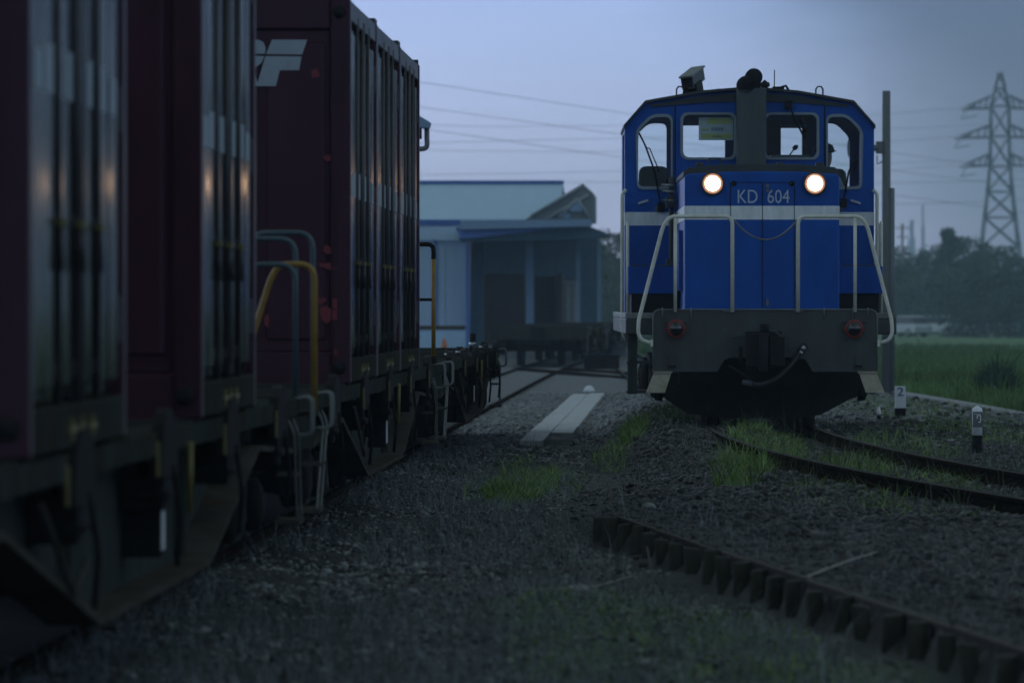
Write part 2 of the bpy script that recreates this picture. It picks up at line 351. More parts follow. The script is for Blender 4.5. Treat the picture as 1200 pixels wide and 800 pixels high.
# ================================================================ container flat wagons
def make_wagon():
    root=thing('flat_wagon',(0,0,0),'x','wagon')
    pl=[(-9.3,.70),(-6.15,.79),(-2.75,.345),(2.75,.345),(6.15,.79),(9.3,.70)]
    u=MB()
    for s in (-1,1):
        u.box((s*1.0,-9.35,.89),(s*1.215,9.35,.985),'wagon')
        u.prism(pl+[(9.3,.9),(-9.3,.9)],lambda p,k,s=s:(s*(1.02+.014*k),p[0],p[1]),'wagonweb')
        for (a,c) in zip(pl[:-1],pl[1:]):
            u.prism([(a[0],a[1]),(c[0],c[1]),(c[0],c[1]-.028),(a[0],a[1]-.028)],lambda p,k,s=s:(s*(1.0+.205*k),p[0],p[1]),'wagonlight')
        for y in (-6.1,-2.72,2.72,6.1):
            z0=.36 if abs(y)<3 else lerp(.345,.79,(abs(y)-2.75)/3.4)+.02
            u.box((s*1.03,y-.012,z0),(s*(1.09 if abs(y)<3 else 1.16),y+.012,.89),'wagon')
    u.box((-.32,-9.3,.52),(.32,9.3,.88),'under')
    for y in (-7.1,7.1): u.box((-1.0,y-.25,.62),(1.0,y+.25,.9),'under')
    for y in (-9.28,9.28): u.box((-1.2,y-.06,.66),(1.2,y+.06,.985),'wagon')
    for y in np.linspace(-5.6,5.6,9): u.box((-1.0,y-.06,.7),(1.0,y+.06,.9),'under')
    u.box((-.8,-1.8,.38),(.75,.4,.7),'under')
    u.build('underframe',root)
    d=MB()
    d.box((-1.0,-9.3,.93),(1.0,9.3,.975),'wagon')
    for k in range(5):
        for e in (-1.6,1.6):
            y=-7.48+k*3.74+e; d.box((-1.2,y-.16,.972),(1.2,y+.16,1.0),'wagon')
    for y in (-9.15,9.15): d.box((-1.2,y-.2,.975),(1.2,y+.16,.992),'wagonlight')
    d.build('deck',root)
    for k in range(5):
        y=-7.48+k*3.74
        for s in (1,):
            l=MB()
            prof=[(y-.42,.80),(y+.42,.80)]+[(y+.42*math.cos(t),.86+.22*math.sin(t)) for t in np.linspace(.05,math.pi-.05,9)]
            l.prism(prof,lambda p,q:(s*(1.19+.05*q),p[0],p[1]),'under')
            l.box((1.05,y-.13,.66),(1.22,y+.13,.86),'under')
            l.cyl((1.22,y-.30,.72),(1.22,y+.34,.72),.022,'under',8)
            l.tube(smooth_path([(1.24,y+.1,.84),(1.27,y+.16,.62),(1.25,y+.2,.42)],.05),.012,'under',6)
            l.build('container_lock',root)
            t=MB(); t.box((1.262,y-.975,.82),(1.272,y-.94,.96),'lime'); t.build('yellow_tag',root)
    t=MB(); t.tube([(1.262,.80,.92),(1.255,.84,.62)],.013,'lime',6); t.build('lock_lever',root)
    t=MB(); t.box((1.04,-.02,.46),(1.20,.16,.72),'under'); t.box((1.20,.02,.49),(1.206,.12,.69),'white'); t.build('label_holder',root)
    t=MB()
    for i,(a,z) in enumerate(((.1,.83),(.1,.79),(.1,.75))):
        for j in range(4): t.box((1.0345,.2+j*.13,z-.012),(1.0365,.2+j*.13+.09-.02*((i+j)%3),z+.012),'lime')
    t.build('stencil_marks',root)
    for s in (-1,1):
        g=MB(); yc=s*7.1
        for sx in (-1,1):
            prof=[(yc-1.25,.50),(yc-1.2,.36),(yc-.75,.34),(yc-.4,.26),(yc+.4,.26),(yc+.75,.34),(yc+1.2,.36),(yc+1.25,.50),(yc+.6,.56),(yc+.3,.70),(yc-.3,.70),(yc-.6,.56)]
            g.prism(prof,lambda p,k,sx=sx:(sx*(.90+.12*k),p[0],p[1]),'under')
            for w in (-.95,.95): g.lathe((sx*1.0,yc+w,.43),(sx,0,0),[(0,.15),(.07,.14),(.10,.08)],'under',12)
            for q in (-.12,.12): g.cyl((sx*.96,yc+q,.30),(sx*.96,yc+q,.62),.08,'under',10)
        g.box((-.9,yc-.2,.36),(.9,yc+.2,.6),'under')
        bo=g.build('bogie',root)
        for w in (-.95,.95):
            q=MB(); q.cyl((-.95,yc+w,.43),(.95,yc+w,.43),.07,'under',10)
            for sx in (-1,1):
                q.lathe((sx*.46,yc+w,.43),(sx,0,0),[(-.01,.455),(.02,.455),(.035,.43),(.12,.425),(.125,.36),(.09,.34),(.09,.14),(.13,.12)],'under',28)
            q.build('wheelset',bo)
        # coupler, steps, grab handles at this end
        c=MB(); c.box((-.1,s*9.3,.74),(.1,s*9.85,.96),'black'); c.box((-.17,s*9.82,.68),(.14,s*10.12,1.0),'black'); c.box((.03,s*10.1,.70),(.17,s*10.18,.98),'black')
        c.build('coupler',root,bevel=.02)
        st=MB()
        for y in (8.55,8.95):
            st.tube(smooth_path([(1.20,s*y,.88),(1.235,s*y,.80),(1.225,s*(y+.42),.36),(1.225,s*(y+.47),.30)],.06),.0075,'deckgrey',6)
        st.box((1.10,s*8.94,.285),(1.24,s*9.46,.31),'wagonlight'); st.box((1.12,s*8.8,.555),(1.24,s*9.2,.575),'wagonlight')
        st.build('foot_step',root)
        for y in (9.05,9.28):
            gh=MB(); gh.tube(smooth_path([(1.20,s*y,.98),(1.30,s*y,1.0),(1.30,s*(y+.015),.78),(1.20,s*(y+.015),.78)],.05),.010,'deckgrey',6); gh.build('grab_handle',root)
    bw=MB(); bw.tube([(1.23,-5.2,.84),(1.25,-4.3,.5),(1.23,-3.6,.6)],.012,'wagonlight',6); bw.cyl((.6,-3.9,.55),(.6,-3.1,.55),.16,'under',12); bw.build('brake_rigging',root)
    return root
def hoop(parent,name,pts,r,m,extra=()):
    h=MB(); h.tube(smooth_path(pts,.10,6),r,m,10)
    for e in extra: h.tube(e,r*.9,m,8)
    return h.build(name,parent)
def hoops(w,kind):                        # rails at the right-hand corners of a wagon, local coordinates
    if kind=='near wagon':
        hoop(w,'end_handrail',[(.925,9.2,.98),(.925,9.2,1.735),(1.205,9.2,1.735),(1.205,9.2,.98)],.016,'railblue')
        hoop(w,'end_handrail',[(1.28,9.75,.90),(1.28,9.75,1.74),(1.08,9.75,1.74),(1.03,9.75,1.66),(.86,9.75,1.12),(.84,9.75,.90)],.018,'yellow')
        f=MB(); f.box((.80,9.34,.88),(1.30,9.80,.91),'wagon'); f.build('end_platform',w)
    else:
        hoop(w,'end_handrail',[(.75,-9.2,.98),(.75,-9.2,1.90),(1.085,-9.2,1.90),(1.085,-9.2,.98)],.017,'railblue')
        hoop(w,'end_handrail',[(.80,-8.9,.98),(.80,-8.9,1.94),(1.17,-8.9,1.94),(1.17,-8.9,.98)],.017,'railblue')
        h=MB()
        h.tube([(1.20,9.2,.98),(1.20,9.2,1.06)],.03,'under',8); h.tube([(1.20,9.2,1.04),(1.20,9.2,1.93)],.019,'yellow',10)
        h.tube(smooth_path([(1.20,9.2,1.92),(1.20,9.2,2.05),(.70,9.2,2.05),(.70,9.2,.98)],.12,6),.020,'under',10); h.tube([(1.20,9.2,1.56),(.70,9.2,1.56)],.014,'under',8)
        h.build('end_handrail',w)
CX=-2.10-HW
C1=25.97
proto_w=make_wagon()
wag_lab=['container wagon nearest the camera, under the first two maroon containers','container wagon under the three maroon containers standing in line','empty container wagon with bare deck just beyond the loaded wagons','empty dark wagon standing end-on in front of the warehouse','farthest empty wagon, half hidden behind the end-on one near the warehouse']
wag_pos=[(CX,C1,0,0),(CX,C1+20.4,0,0),(CX,C1+40.8,0,0),(-3.30,167.5,0,R(-.6)),(-2.75,188.2,0,R(-2.4))]
wags=[]
for i,(x,y,z,rz) in enumerate(wag_pos):
    w=proto_w if i==0 else copy_tree(proto_w)
    w.location=(x,y,z); w.rotation_euler=(0,0,rz); w['label']=wag_lab[i]; w['group']='container wagons of the standing train'; wags.append(w)
hoops(wags[0],'near wagon'); hoops(wags[1],'second')
# stanchions on the empty wagon's deck edge
for (y,h) in ((-5.2,.10),(-2.0,.10),(2.2,.22),(6.0,.10)):
    t=MB(); t.cyl((1.12,y,.985),(1.12,y,.985+h),.035,'black',10); t.cyl((1.12,y,.985+h*.35),(1.12,y,.985+h*.55),.042,'steel',10); t.build('deck_pin',wags[2])
proto_c=make_container()
con=[(C1-3.74,.12,'dark maroon container at the left edge, nearest the camera and most out of focus'),
     (C1+3.74,.10,'maroon container alone at the far end of the nearest wagon'),
     (C1+20.4-3.74,0,'maroon container with white letters and red paint patches on its end'),
     (C1+20.4,-.05,'middle one of three maroon containers in line on the second wagon'),
     (C1+20.4+3.74,.04,'last maroon container of three, beside the yellow handrail')]
cons=[]
for i,(y,rz,lab) in enumerate(con):
    c=proto_c if i==0 else copy_tree(proto_c)
    c.location=(CX,y,1.002); c.rotation_euler=(0,0,R(rz)); c['label']=lab; c['group']='maroon containers on the wagons'; cons.append(c)
add_patches(cons[2])
# ================================================================ the diesel locomotive
RZ=.22                                    # height of its rails
def loco_pt(): return (.965,66.0,RZ)
def XZ(y): return lambda u,v,w:(u,y-w,v)  # plate in an x-z plane facing the camera
def make_loco():
    root=thing('diesel_locomotive',loco_pt(),'blue diesel locomotive with both headlights lit, facing the camera','locomotive',rz=math.atan(.0209))
    # ---- end plate
    b=MB()
    out=[(-1.18,.59),(-.50,.59),(-.42,.72),(-.36,.74),(.36,.74),(.42,.72),(.50,.59),(1.18,.59)]+rrect(-1.18,.9,1.18,1.25,.06)[10:]
    top=[(1.18,1.19),(1.165,1.23),(1.12,1.25),(-1.12,1.25),(-1.165,1.23),(-1.18,1.19)]
    b.plate(out[:8]+top,[],.05,XZ(.025),'locogrey')
    ep=b.build('end_plate',root,bevel=.006,seg=1)
    e=MB(); e.tube([(-1.178,-.005,.60),(-1.178,-.005,1.185),(-1.16,-.005,1.228),(-1.12,-.005,1.247),(1.12,-.005,1.247),(1.16,-.005,1.228),(1.178,-.005,1.185),(1.178,-.005,.60)],.009,'deckgrey',6)
    for x in (-1.08,-.78,.62,.92,1.08): e.tube([(x,-.012,1.14),(x,-.014,1.27)],.007,'deckgrey',6)
    for x in (-1.0,-.86,.86,1.0): e.box((x-.05,-.03,1.115),(x+.05,.0,1.125),'locogrey')
    for x in (-.98,.98): e.box((x-.025,-.03,.66),(x+.025,.0,.78),'locogrey'); e.box((x-.04,-.035,.64),(x+.04,.0,.665),'black')
    for x in (-.39,.35): e.box((x-.05,-.012,1.225),(x+.05,.01,1.243),'deckgrey')
    e.build('plate_edging',ep)
    # ---- deck and frame
    f=MB()
    f.box((-1.45,1.2,.98),(1.45,13.0,1.145),'locogrey'); f.box((-1.452,1.195,1.145),(1.452,13.0,1.21),'deckgrey'); f.box((-1.15,.05,1.0),(1.15,1.25,1.19),'locogrey')
    f.box((-.95,.08,.72),(.95,12.8,1.0),'under')
    f.build('frame',root,bevel=.01,seg=1)
    ud=MB()                                # dark gear seen under the end plate
    ud.prism([(-1.16,.60),(-1.12,.36),(-.80,.14),(-.35,.09),(.35,.09),(.62,.13),(.98,.32),(1.16,.60)],lambda p,k:(p[0],.75+.5*k,p[1]),'under')
    for x in (-.6,.6): ud.tube([(x,.35,.7),(x*.9,.6,.2)],.05,'under')
    ud.box((-.9,.3,.45),(.9,.8,.75),'under')
    for x in (-.34,.36): ud.cyl((x,.55,.34),(x,.8,.34),.055,'under',10)
    ud.build('pilot_gear',root)
    for s in (-1,1):
        q=MB(); q.prism([(s*.985,.585),(s*1.17,.585),(s*1.255,.375),(s*1.055,.375)],lambda p,k:(p[0],-.03-.015*k-(.585-p[1])*.25,p[1]),'creamplate'); q.box((s*.975,-.06,.58),(s*1.175,.02,.598),'creamplate'); q.build('step_plate',root)
        # tail lamp
        t=MB(); x=s*.935
        t.lathe((x,-.005,1.045),(0,-1,0),[(0,.085),(.035,.088),(.05,.098),(.065,.098),(.068,.076)],'redring',28)
        t.box((x-.115,-.045,1.03),(x-.085,-.01,1.06),'redring'); t.box((x+.085,-.045,1.03),(x+.115,-.01,1.06),'redring')
        to=t.build('tail_lamp',root); t=MB(); t.lathe((x,-.06,1.045),(0,-1,0),[(0,.078),(.03,.07),(.05,.045),(.058,.01)],'redlens',24); t.build('lens',to)
        # front handrails
        hp=[(s*1.20,-.03,.895),(s*1.30,-.03,.925),(s*1.335,-.03,1.0),(s*1.33,-.03,1.13),(s*1.075,-.03,2.12),(s*1.0,-.03,2.225),(s*.345,-.03,2.225),(s*.345,-.03,1.22)]
        h=MB(); h.tube(smooth_path(hp,.09,7),.021,'cream',12); h.tube([(s*.945,-.03,1.22),(s*.945,-.03,2.21)],.018,'cream',10)
        h.box((s*1.18,-.06,.86),(s*1.205,0,.93),'cream'); h.build('front_handrail',root)
        # corner grab posts by the cab steps
        g=MB(); X=s*1.40
        g.tube([(X,3.3,1.2),(X,3.3,2.22)],.018,'cream',8); g.tube([(X+s*.0,3.55,1.2),(X,3.55,2.20)],.018,'cream',8); g.build('side_handrail',root)
        g=MB(); g.tube(smooth_path([(s*1.395,4.93,.9),(s*1.44,4.93,1.0),(s*1.44,4.93,2.55),(s*1.395,4.93,2.6)],.04),.020,'cream',8); g.build('cab_grab_rail',root)
        # hanging steps under the cab
        st=MB(); st.box((s*1.28,4.2,.30),(s*1.38,4.28,1.0),'locogrey'); st.box((s*1.28,5.0,.30),(s*1.38,5.08,1.0),'locogrey')
        for z in (.31,.64): st.box((s*1.15,4.2,z),(s*1.40,5.08,z+.03),'locogrey')
        st.build('cab_steps',root)
        # boxes beside the hood
        bx=MB(); bx.box((s*.86,3.0,1.42),(s*1.40,4.94,1.72),'blue'); bx.box((s*.90,3.05,1.21),(s*1.36,4.9,1.42),'black'); bx.box((s*.86,3.02,1.72),(s*1.38,4.94,1.735),'roofgrey')
        bx.build('side_box',root,bevel=.012)
        for yb in (2.6,10.6):
            if s==1:
                bg=MB()
                for sx in (-1,1):
                    bg.prism([(yb-1.7,.60),(yb-1.5,.34),(yb-.6,.30),(yb+.6,.30),(yb+1.5,.34),(yb+1.7,.60),(yb+.5,.72),(yb-.5,.72)],lambda p,k,sx=sx:(sx*(.92+.14*k),p[0],p[1]),'under')
                    for w in (-1.05,1.05): bg.lathe((sx*1.05,yb+w,.43),(sx,0,0),[(0,.17),(.08,.16),(.11,.08)],'under',12)
                    bg.cyl((sx*1.0,yb,.3),(sx*1.0,yb,.66),.12,'under',12)
                bg.box((-1,yb-.3,.4),(1,yb+.3,.65),'under'); bo=bg.build('bogie',root)
                for w in (-1.05,1.05):
                    q=MB(); q.cyl((-.95,yb+w,.43),(.95,yb+w,.43),.08,'under',10)
                    for sx in (-1,1): q.lathe((sx*.46,yb+w,.43),(sx,0,0),[(-.01,.455),(.02,.455),(.035,.43),(.12,.425),(.125,.36),(.09,.34),(.09,.14),(.13,.12)],'under',28)
                    q.build('wheelset',bo)
    # ---- coupler, hose
    c=MB(); c.box((-.20,-.10,.62),(.17,.05,1.02),'black'); c.box((-.20,-.32,.66),(.02,-.08,.99),'black'); c.box((.04,-.26,.66),(.20,-.08,.96),'black'); c.cyl((-.03,-.34,.60),(-.03,-.34,1.0),.05,'black',12)
    c.cyl((-.01,-.12,1.02),(-.01,-.12,1.10),.045,'black',12); c.tube([(-.02,-.1,1.03),(.10,-.1,1.02),(.19,-.1,.94)],.014,'locogrey',6); c.tube([(-.24,-.06,.98),(-.34,-.06,.96)],.012,'locogrey',6)
    c.tube([(-.26,-.12,.70),(-.26,-.12,.86)],.02,'black',8); c.build('coupler',root,bevel=.018)
    h=MB(); h.tube(smooth_path([(.39,-.06,.84),(.30,-.12,.70),(.12,-.18,.52),(-.06,-.18,.455),(-.14,-.16,.47)],.12,6),.026,'rubber',10); h.tube([(.36,-.075,.79),(.42,-.045,.875)],.036,'rubber',12)
    h.tube([(-.14,-.16,.47),(-.24,-.13,.49)],.03,'stackgrey',8); h.tube([(-.13,-.16,.48),(-.22,-.1,.56),(-.38,-.06,.66)],.012,'black',6); ho=h.build('brake_hose',root)
    h=MB(); h.cyl((.385,-.095,.825),(.41,-.085,.86),.026,'steel',12); h.cyl((.362,-.11,.785),(.38,-.1,.805),.024,'steel',12); h.build('hose_coupling',ho)
    # ---- front hood
    b=MB(); W=.825
    roofp=[(-W,1.2),(W,1.2),(W,2.66),(W-.02,2.69),(.4,2.715),(0,2.72),(-.4,2.715),(-W+.02,2.69),(-W,2.66)]
    b.prism(roofp,lambda p,k:(p[0],.95+3.98*k,p[1]),'blue')
    hd=b.build('front_hood',root,bevel=.02)
    b=MB(); rp=[(-W-.012,2.665),(W+.012,2.665),(W+.01,2.72),(W-.05,2.765),(.4,2.795),(0,2.80),(-.4,2.795),(-W+.05,2.765),(-W-.01,2.72)]
    b.prism(rp,lambda p,k:(p[0],.99+3.92*k,p[1]),'roofgrey')
    b.tube([(-.56,1.1,2.80),(-.56,1.1,2.86),(-.44,1.1,2.86),(-.44,1.1,2.80)],.012,'roofgrey',6)
    for x in (-.66,.62,.2): b.box((x-.04,1.05,2.78),(x+.04,1.2,2.815),'roofgrey')
    b.build('hood_top',hd,bevel=.012)
    s=MB(); s.box((-W-.003,.945,2.205),(W+.003,.9475,2.352),'stripe'); s.box((-W-.004,.95,2.205),(-W-.0015,4.9,2.352),'stripe'); s.box((W+.0015,.95,2.205),(W+.004,4.9,2.352),'stripe'); s.build('white_stripe',hd)
    s=MB()
    for x in (-.335,.005,.345): s.box((x-.003,.940,1.25),(x+.003,.949,2.60),'black')
    s.box((-.335,.940,2.60),(.345,.949,2.605),'black')
    for x,z in ((-.30,2.59),(.32,2.59)): s.lathe((x,.95,z),(0,-1,0),[(0,.03),(.012,.028)],'black',12)
    for z in (1.5,1.9,2.45):
        for x in (-.36,.37): s.box((x-.012,.935,z-.04),(x+.012,.949,z+.04),'blue')
    s.build('hood_door_seams',hd)
    s=MB(); s.box((.045,.925,2.545),(.075,.95,2.585),'deckgrey'); s.box((.045,.925,2.50),(.075,.95,2.53),'deckgrey'); s.box((.045,.93,1.29),(.07,.95,1.36),'deckgrey'); s.build('door_latch',hd)
    for x,body in ((-.155,'KD'),(.175,'604')):
        t=MB(); t.text(body,.205,.004,lambda u,v,w,x=x:(x+u,.943-w,2.382+v),'letter',sx=.80); t.build('number_lettering',hd)
    for s_ in (-.527,.563):
        l=MB(); l.lathe((s_,.95,2.588),(0,-1,0),[(0,.125),(.05,.128),(.065,.12),(.066,.108),(.02,.10)],'reflector',32); lo=l.build('headlight',hd)
        l=MB(); l.lathe((s_,.90,2.588),(0,-1,0),[(0,.107),(.006,.106),(.010,.086)],'warmring',32); l.build('reflector_bowl',lo); l=MB(); l.lathe((s_,.902,2.588),(0,-1,0),[(0,.086),(.014,.080),(.022,.05),(.025,.01)],'lens',32); l.build('lens',lo)
    ch=MB(); pts=[]
    for i in range(25):
        t=i/24; pts.append((lerp(-.33,.34,t),-.03,2.19-.21*(1-(2*t-1)**2)))
    ch.tube(pts,.0085,'chain',6); ch.build('safety_chain',root)
    # pipes and louvres on the hood flank
    for k in range(9):
        for sx in (-1,1): p=MB(); p.box((sx*(W+.05),1.6+k*.33,1.45),(sx*(W+.004),1.75+k*.33,2.10),'blue'); p.build('side_door_rib',hd)
    for z,r in ((2.62,.018),(2.55,.018),(2.45,.014)): p=MB(); p.tube([(-W-.06,3.6,z),(-W-.16,4.9,z+.03)],r,'stackgrey',6); p.build('pipe',hd)
    for sx in (-1,1):
        p=MB(); p.tube([(sx*(W+.07),4.4,1.3),(sx*(W+.07),4.4,2.73)],.03,'roofgrey',8)
        for z in ((1.4,1.75,2.45) if sx<0 else (2.4,2.6)): p.box((sx*(W+.02),4.2,z-.06),(sx*(W+.13),4.6,z+.06),'roofgrey')
        p.build('flank_piping',hd)
    # ---- rear hood
    b=MB(); b.prism(roofp,lambda p,k:(p[0],7.75+4.1*k,p[1]),'blue'); b.prism(rp,lambda p,k:(p[0],7.76+4.0*k,p[1]+.004),'roofgrey'); b.build('rear_hood',root,bevel=.02)
    # ---- cab
    YC=5.0; YR=7.7; HC=1.41
    prof=[(-HC,1.21),(HC,1.21),(HC,3.31),(1.17,3.575),(.55,3.685),(0,3.73),(-.55,3.685),(-1.17,3.575),(-HC,3.31)]
    cl=[(-1.262,2.63),(-.885,2.63),(-.885,3.425),(-1.10,3.425),(-1.262,3.26)]
    cl=roundpoly(cl,.07); cr=[(-x,z) for x,z in cl][::-1]
    wl=rrect(-.755,2.96,-.172,3.45,.07); wr=rrect(.182,2.96,.765,3.45,.07)
    wins=[cl,wl,wr,cr]
    b=MB(); b.plate(prof,wins,.05,XZ(YC+.025),'blue'); 
    rear=[cl,rrect(-.72,2.70,-.20,3.40,.05),rrect(.22,2.70,.74,3.40,.05),cr]
    b.plate(prof,rear,.05,XZ(YR-.025),'blue')
    side_w=rrect(YC+.55,2.62,YR-.55,3.25,.06)
    for sx in (-1,1):
        b.plate([(YC+.052,1.21),(YR-.052,1.21),(YR-.052,3.31),(YC+.052,3.31)],[side_w],.04,lambda u,v,w,sx=sx:(sx*(HC-.022)+w,u,v),'blue')
    b.box((-HC+.045,YC+.055,1.70),(HC-.045,YR-.055,1.75),'interior')
    cab=b.build('cab',root,bevel=.008,seg=1)
    b=MB(); rf=[(-HC-.012,3.29),(-HC-.012,3.33),(-1.18,3.606),(-.55,3.718),(0,3.765),(.55,3.718),(1.18,3.606),(HC+.012,3.33),(HC+.012,3.29),(HC+.004,3.29),(HC+.004,3.312),(1.172,3.578),(.55,3.689),(0,3.735),(-.55,3.689),(-1.172,3.578),(-HC-.004,3.312),(-HC-.004,3.29)]
    b.plate(rf,[],YR-YC+.16,lambda u,v,w:(u,(YC+YR)/2-w,v),'roofgrey')
    # dark gutter panel between roof edge and windows
    rb=[(-1.12,3.555),(-.55,3.66),(0,3.70),(.55,3.66),(1.12,3.555),(1.12,3.53),(.55,3.58),(0,3.60),(-.55,3.58),(-1.12,3.53)]
    b.plate(rb,[],.02,XZ(YC-.012),'roofgrey')
    b.build('cab_roof',cab)
    for w in wins:
        c=Vector((sum(p[0] for p in w)/len(w),sum(p[1] for p in w)/len(w)))
        def off(p,q): 
            d=Vector(p)-c; return tuple(c+d*(1+q/max(d.length,.01)))
        g=MB(); g.plate([off(p,.030) for p in w],[[off(p,-.006) for p in w]],.03,XZ(YC-.008),'winframe'); fo=g.build('window_frame',cab)
        g=MB(); g.plate([off(p,-.002) for p in w],[],.006,XZ(YC+.03),'glass'); g.build('pane',fo)
    for sx,x0,x1 in ((-1,-HC-.0035,-W-.02),(1,W+.02,HC+.0035)):
        s=MB(); s.box((x0,YC-.0035,2.195),(x1,YC-.001,2.345),'stripe'); s.box((sx*(HC+.001),YC-.001,2.195),(sx*(HC+.0035),YR,2.345),'stripe'); s.build('white_stripe',cab)
    for x in (-.84,.85): s=MB(); s.box((x-.007,YC-.006,2.6),(x+.007,YC,3.55),'black'); s.build('panel_seam',cab)
    for x in (-1.02,1.02): s=MB(); s.box((x-.05,YC-.02,2.36),(x+.05,YC,2.41),'greymark'); s.build('data_plate',cab)
    for x,a in ((-1.2,-.3),(1.2,.3)): s=MB(); s.box((x-.06,YC-.025,2.45),(x+.06,YC-.005,2.475),'steel',Matrix.Rotation(a,3,'Y')); s.build('grab_handle',cab)
    # wipers
    for pts in ([(-1.0,YC-.05,2.40),(-1.07,YC-.07,2.80),(-1.18,YC-.06,3.10),(-1.25,YC-.05,3.24)],[(1.06,YC-.05,2.45),(1.12,YC-.07,2.80),(1.22,YC-.06,3.0)],[(.44,YC-.05,3.56),(.52,YC-.07,3.38),(.62,YC-.06,3.18)]):
        m=MB(); m.tube(pts,.011,'black',6); a,b_=Vector(pts[-1]),Vector(pts[1])
        m.tube([b_+Vector((.05,0,.0)),lerp(b_,a,.6)+Vector((.05,0,0)),lerp(b_,a,.62)],.007,'black',6); m.box(Vector(pts[0])-Vector((.04,.02,.05)),Vector(pts[0])+Vector((.04,.04,.05)),'black'); m.build('wiper',cab)
    # exhaust stack
    e=MB(); e.box((-.15,4.55,2.79),(.175,YC-.02,3.735),'stackgrey'); eo=e.build('exhaust_stack',root,bevel=.02)
    e=MB(); e.lathe((.035,4.50,3.855),(0,1,0),[(-.02,.0),(-.02,.094),(.02,.098),(.30,.098),(.34,.06)],'black',24); e.lathe((-.055,4.55,3.77),(0,1,0),[(0,.10),(.3,.10)],'black',20); e.box((-.145,4.56,3.72),(.11,4.9,3.80),'black'); e.build('exhaust_pipe',eo)
    # roof equipment
    q=MB(); rot=Matrix.Rotation(R(-9),3,'Y')@Matrix.Rotation(R(9),3,'X')@Matrix.Rotation(R(-14),3,'Z')
    q.box((-.70,5.1,3.80),(-.56,5.75,3.94),'stackgrey',rot); q.box((-.685,5.094,3.815),(-.575,5.10,3.925),'black',rot,(-.63,5.42,3.87)); q.box((-.71,5.05,3.935),(-.55,5.8,3.955),'deckgrey',rot,(-.63,5.42,3.87))
    q.box((-.68,5.15,3.70),(-.55,5.5,3.82),'black',rot); q.cyl((-.64,5.3,3.60),(-.64,5.3,3.78),.055,'black',10); q.lathe((-.69,5.2,3.75),(-1,0,.2),[(0,.08),(.05,.07)],'black',12)
    q.tube([(-.6,5.3,3.70),(-.45,5.3,3.72),(-.32,5.3,3.74)],.014,'black',6); q.build('roof_camera',root)  # box camera on its mount, carrying no lamp
    q=MB()
    for x in (-.78,.80): q.tube([(x-.04,5.2,3.62),(x-.04,5.2,3.74),(x-.02,5.2,3.77),(x+.02,5.2,3.77),(x+.04,5.2,3.74),(x+.04,5.2,3.62)],.010,'roofgrey',6)
    q.build('lifting_eyes',root)
    q=MB(); q.lathe((.18,5.2,3.735),(0,0,1),[(-.02,.045),(.03,.04),(.04,.06),(.08,.055),(.09,.03),(.11,.01)],'black',14); q.box((.27,5.15,3.70),(.40,5.4,3.77),'black'); q.tube([(.36,5.2,3.76),(.42,5.2,3.78),(.45,5.2,3.73)],.015,'black',6); q.build('roof_horn',root)
    q=MB(); q.cyl((.29,5.2,3.75),(.29,5.2,3.96),.006,'black',6); q.build('antenna',root)
    # interior
    q=MB(); q.box((.20,5.35,1.75),(.80,5.75,2.98),'interior'); q.box((.25,5.3,2.96),(.70,5.7,3.0),'deckgrey'); q.tube([(.46,5.5,2.98),(.53,5.5,3.08)],.008,'black',6); q.lathe((.53,5.5,3.08),(.6,0,.5),[(-.02,.02),(.02,.03),(.05,.01)],'black',8)
    q.build('control_desk',cab)
    q=MB(); q.box((.28,7.2,1.75),(.44,7.6,3.45),'interior'); q.box((.70,7.35,1.75),(.80,7.6,3.5),'interior'); q.build('equipment_locker',cab)
    q=MB(); q.box((.44,7.3,3.36),(.75,7.35,3.40),'wblue2'); q.build('blue_blind',cab)
    for (x,y) in ((-1.07,5.6),(1.02,6.9)):
        q=MB(); q.prism(roundpoly([(-.185,.45),(.185,.45),(.17,1.13),(-.17,1.13)],.09),lambda p,k,x=x,y=y:(x+p[0],y+.10*k+.06*(p[1]-.5),1.75+p[1]),'interior'); q.box((x-.19,y-.42,2.12),(x+.19,y+.05,2.22),'interior'); q.cyl((x,y-.18,1.75),(x,y-.18,2.12),.05,'interior',10)
        q.build('seat',cab,bevel=.03)
    return root
loco=make_loco()
LM=Matrix.Translation(Vector(loco.location))@Matrix.Rotation(loco.rotation_euler.z,4,'Z')
def inloco(x,y,z): return LM@Vector((x,y,z))
# placard hung inside the left front window
pl=thing('placard',inloco(-.38,5.10,3.29),'pale yellow and white notice hung inside the left front cab window','placard',rz=loco.rotation_euler.z)
b=MB(); b.box((-.19,0,-.13),(.20,.006,.13),'paper'); b.build('board',pl)
b=MB(); b.box((-.10,-.003,.055),(.19,-.001,.12),'paperyellow'); b.box((-.16,-.003,-.11),(.19,-.001,-.055),'paperyellow'); b.box((-.16,-.003,-.02),(-.07,-.001,.0),'paperyellow'); b.build('yellow_bands',pl)
b=MB()
def glyph(x,z,s,strokes):
    for (a,c,d,e) in strokes: b.box((x+a*s,-.005,z+c*s),(x+d*s,-.0022,z+e*s),'blueink')
# four block characters, unreadable in the photograph at this size
for i,x in enumerate((-.045,-.01,.025,.06)):
    glyph(x,-.02,.03,[(0,0,.95,.16),(0,.42,.95,.56),(0,.84,.95,1.0),(.38,0,.56,1)] if i%2 else [(0,0,.16,1),(.78,0,.95,1),(0,.84,.95,1.0),(.2,.4,.8,.54),(0,0,.95,.14)])
b.box((-.04,-.005,-.09),(.07,-.0022,-.083),'blueink')
b.build('blue_characters',pl)
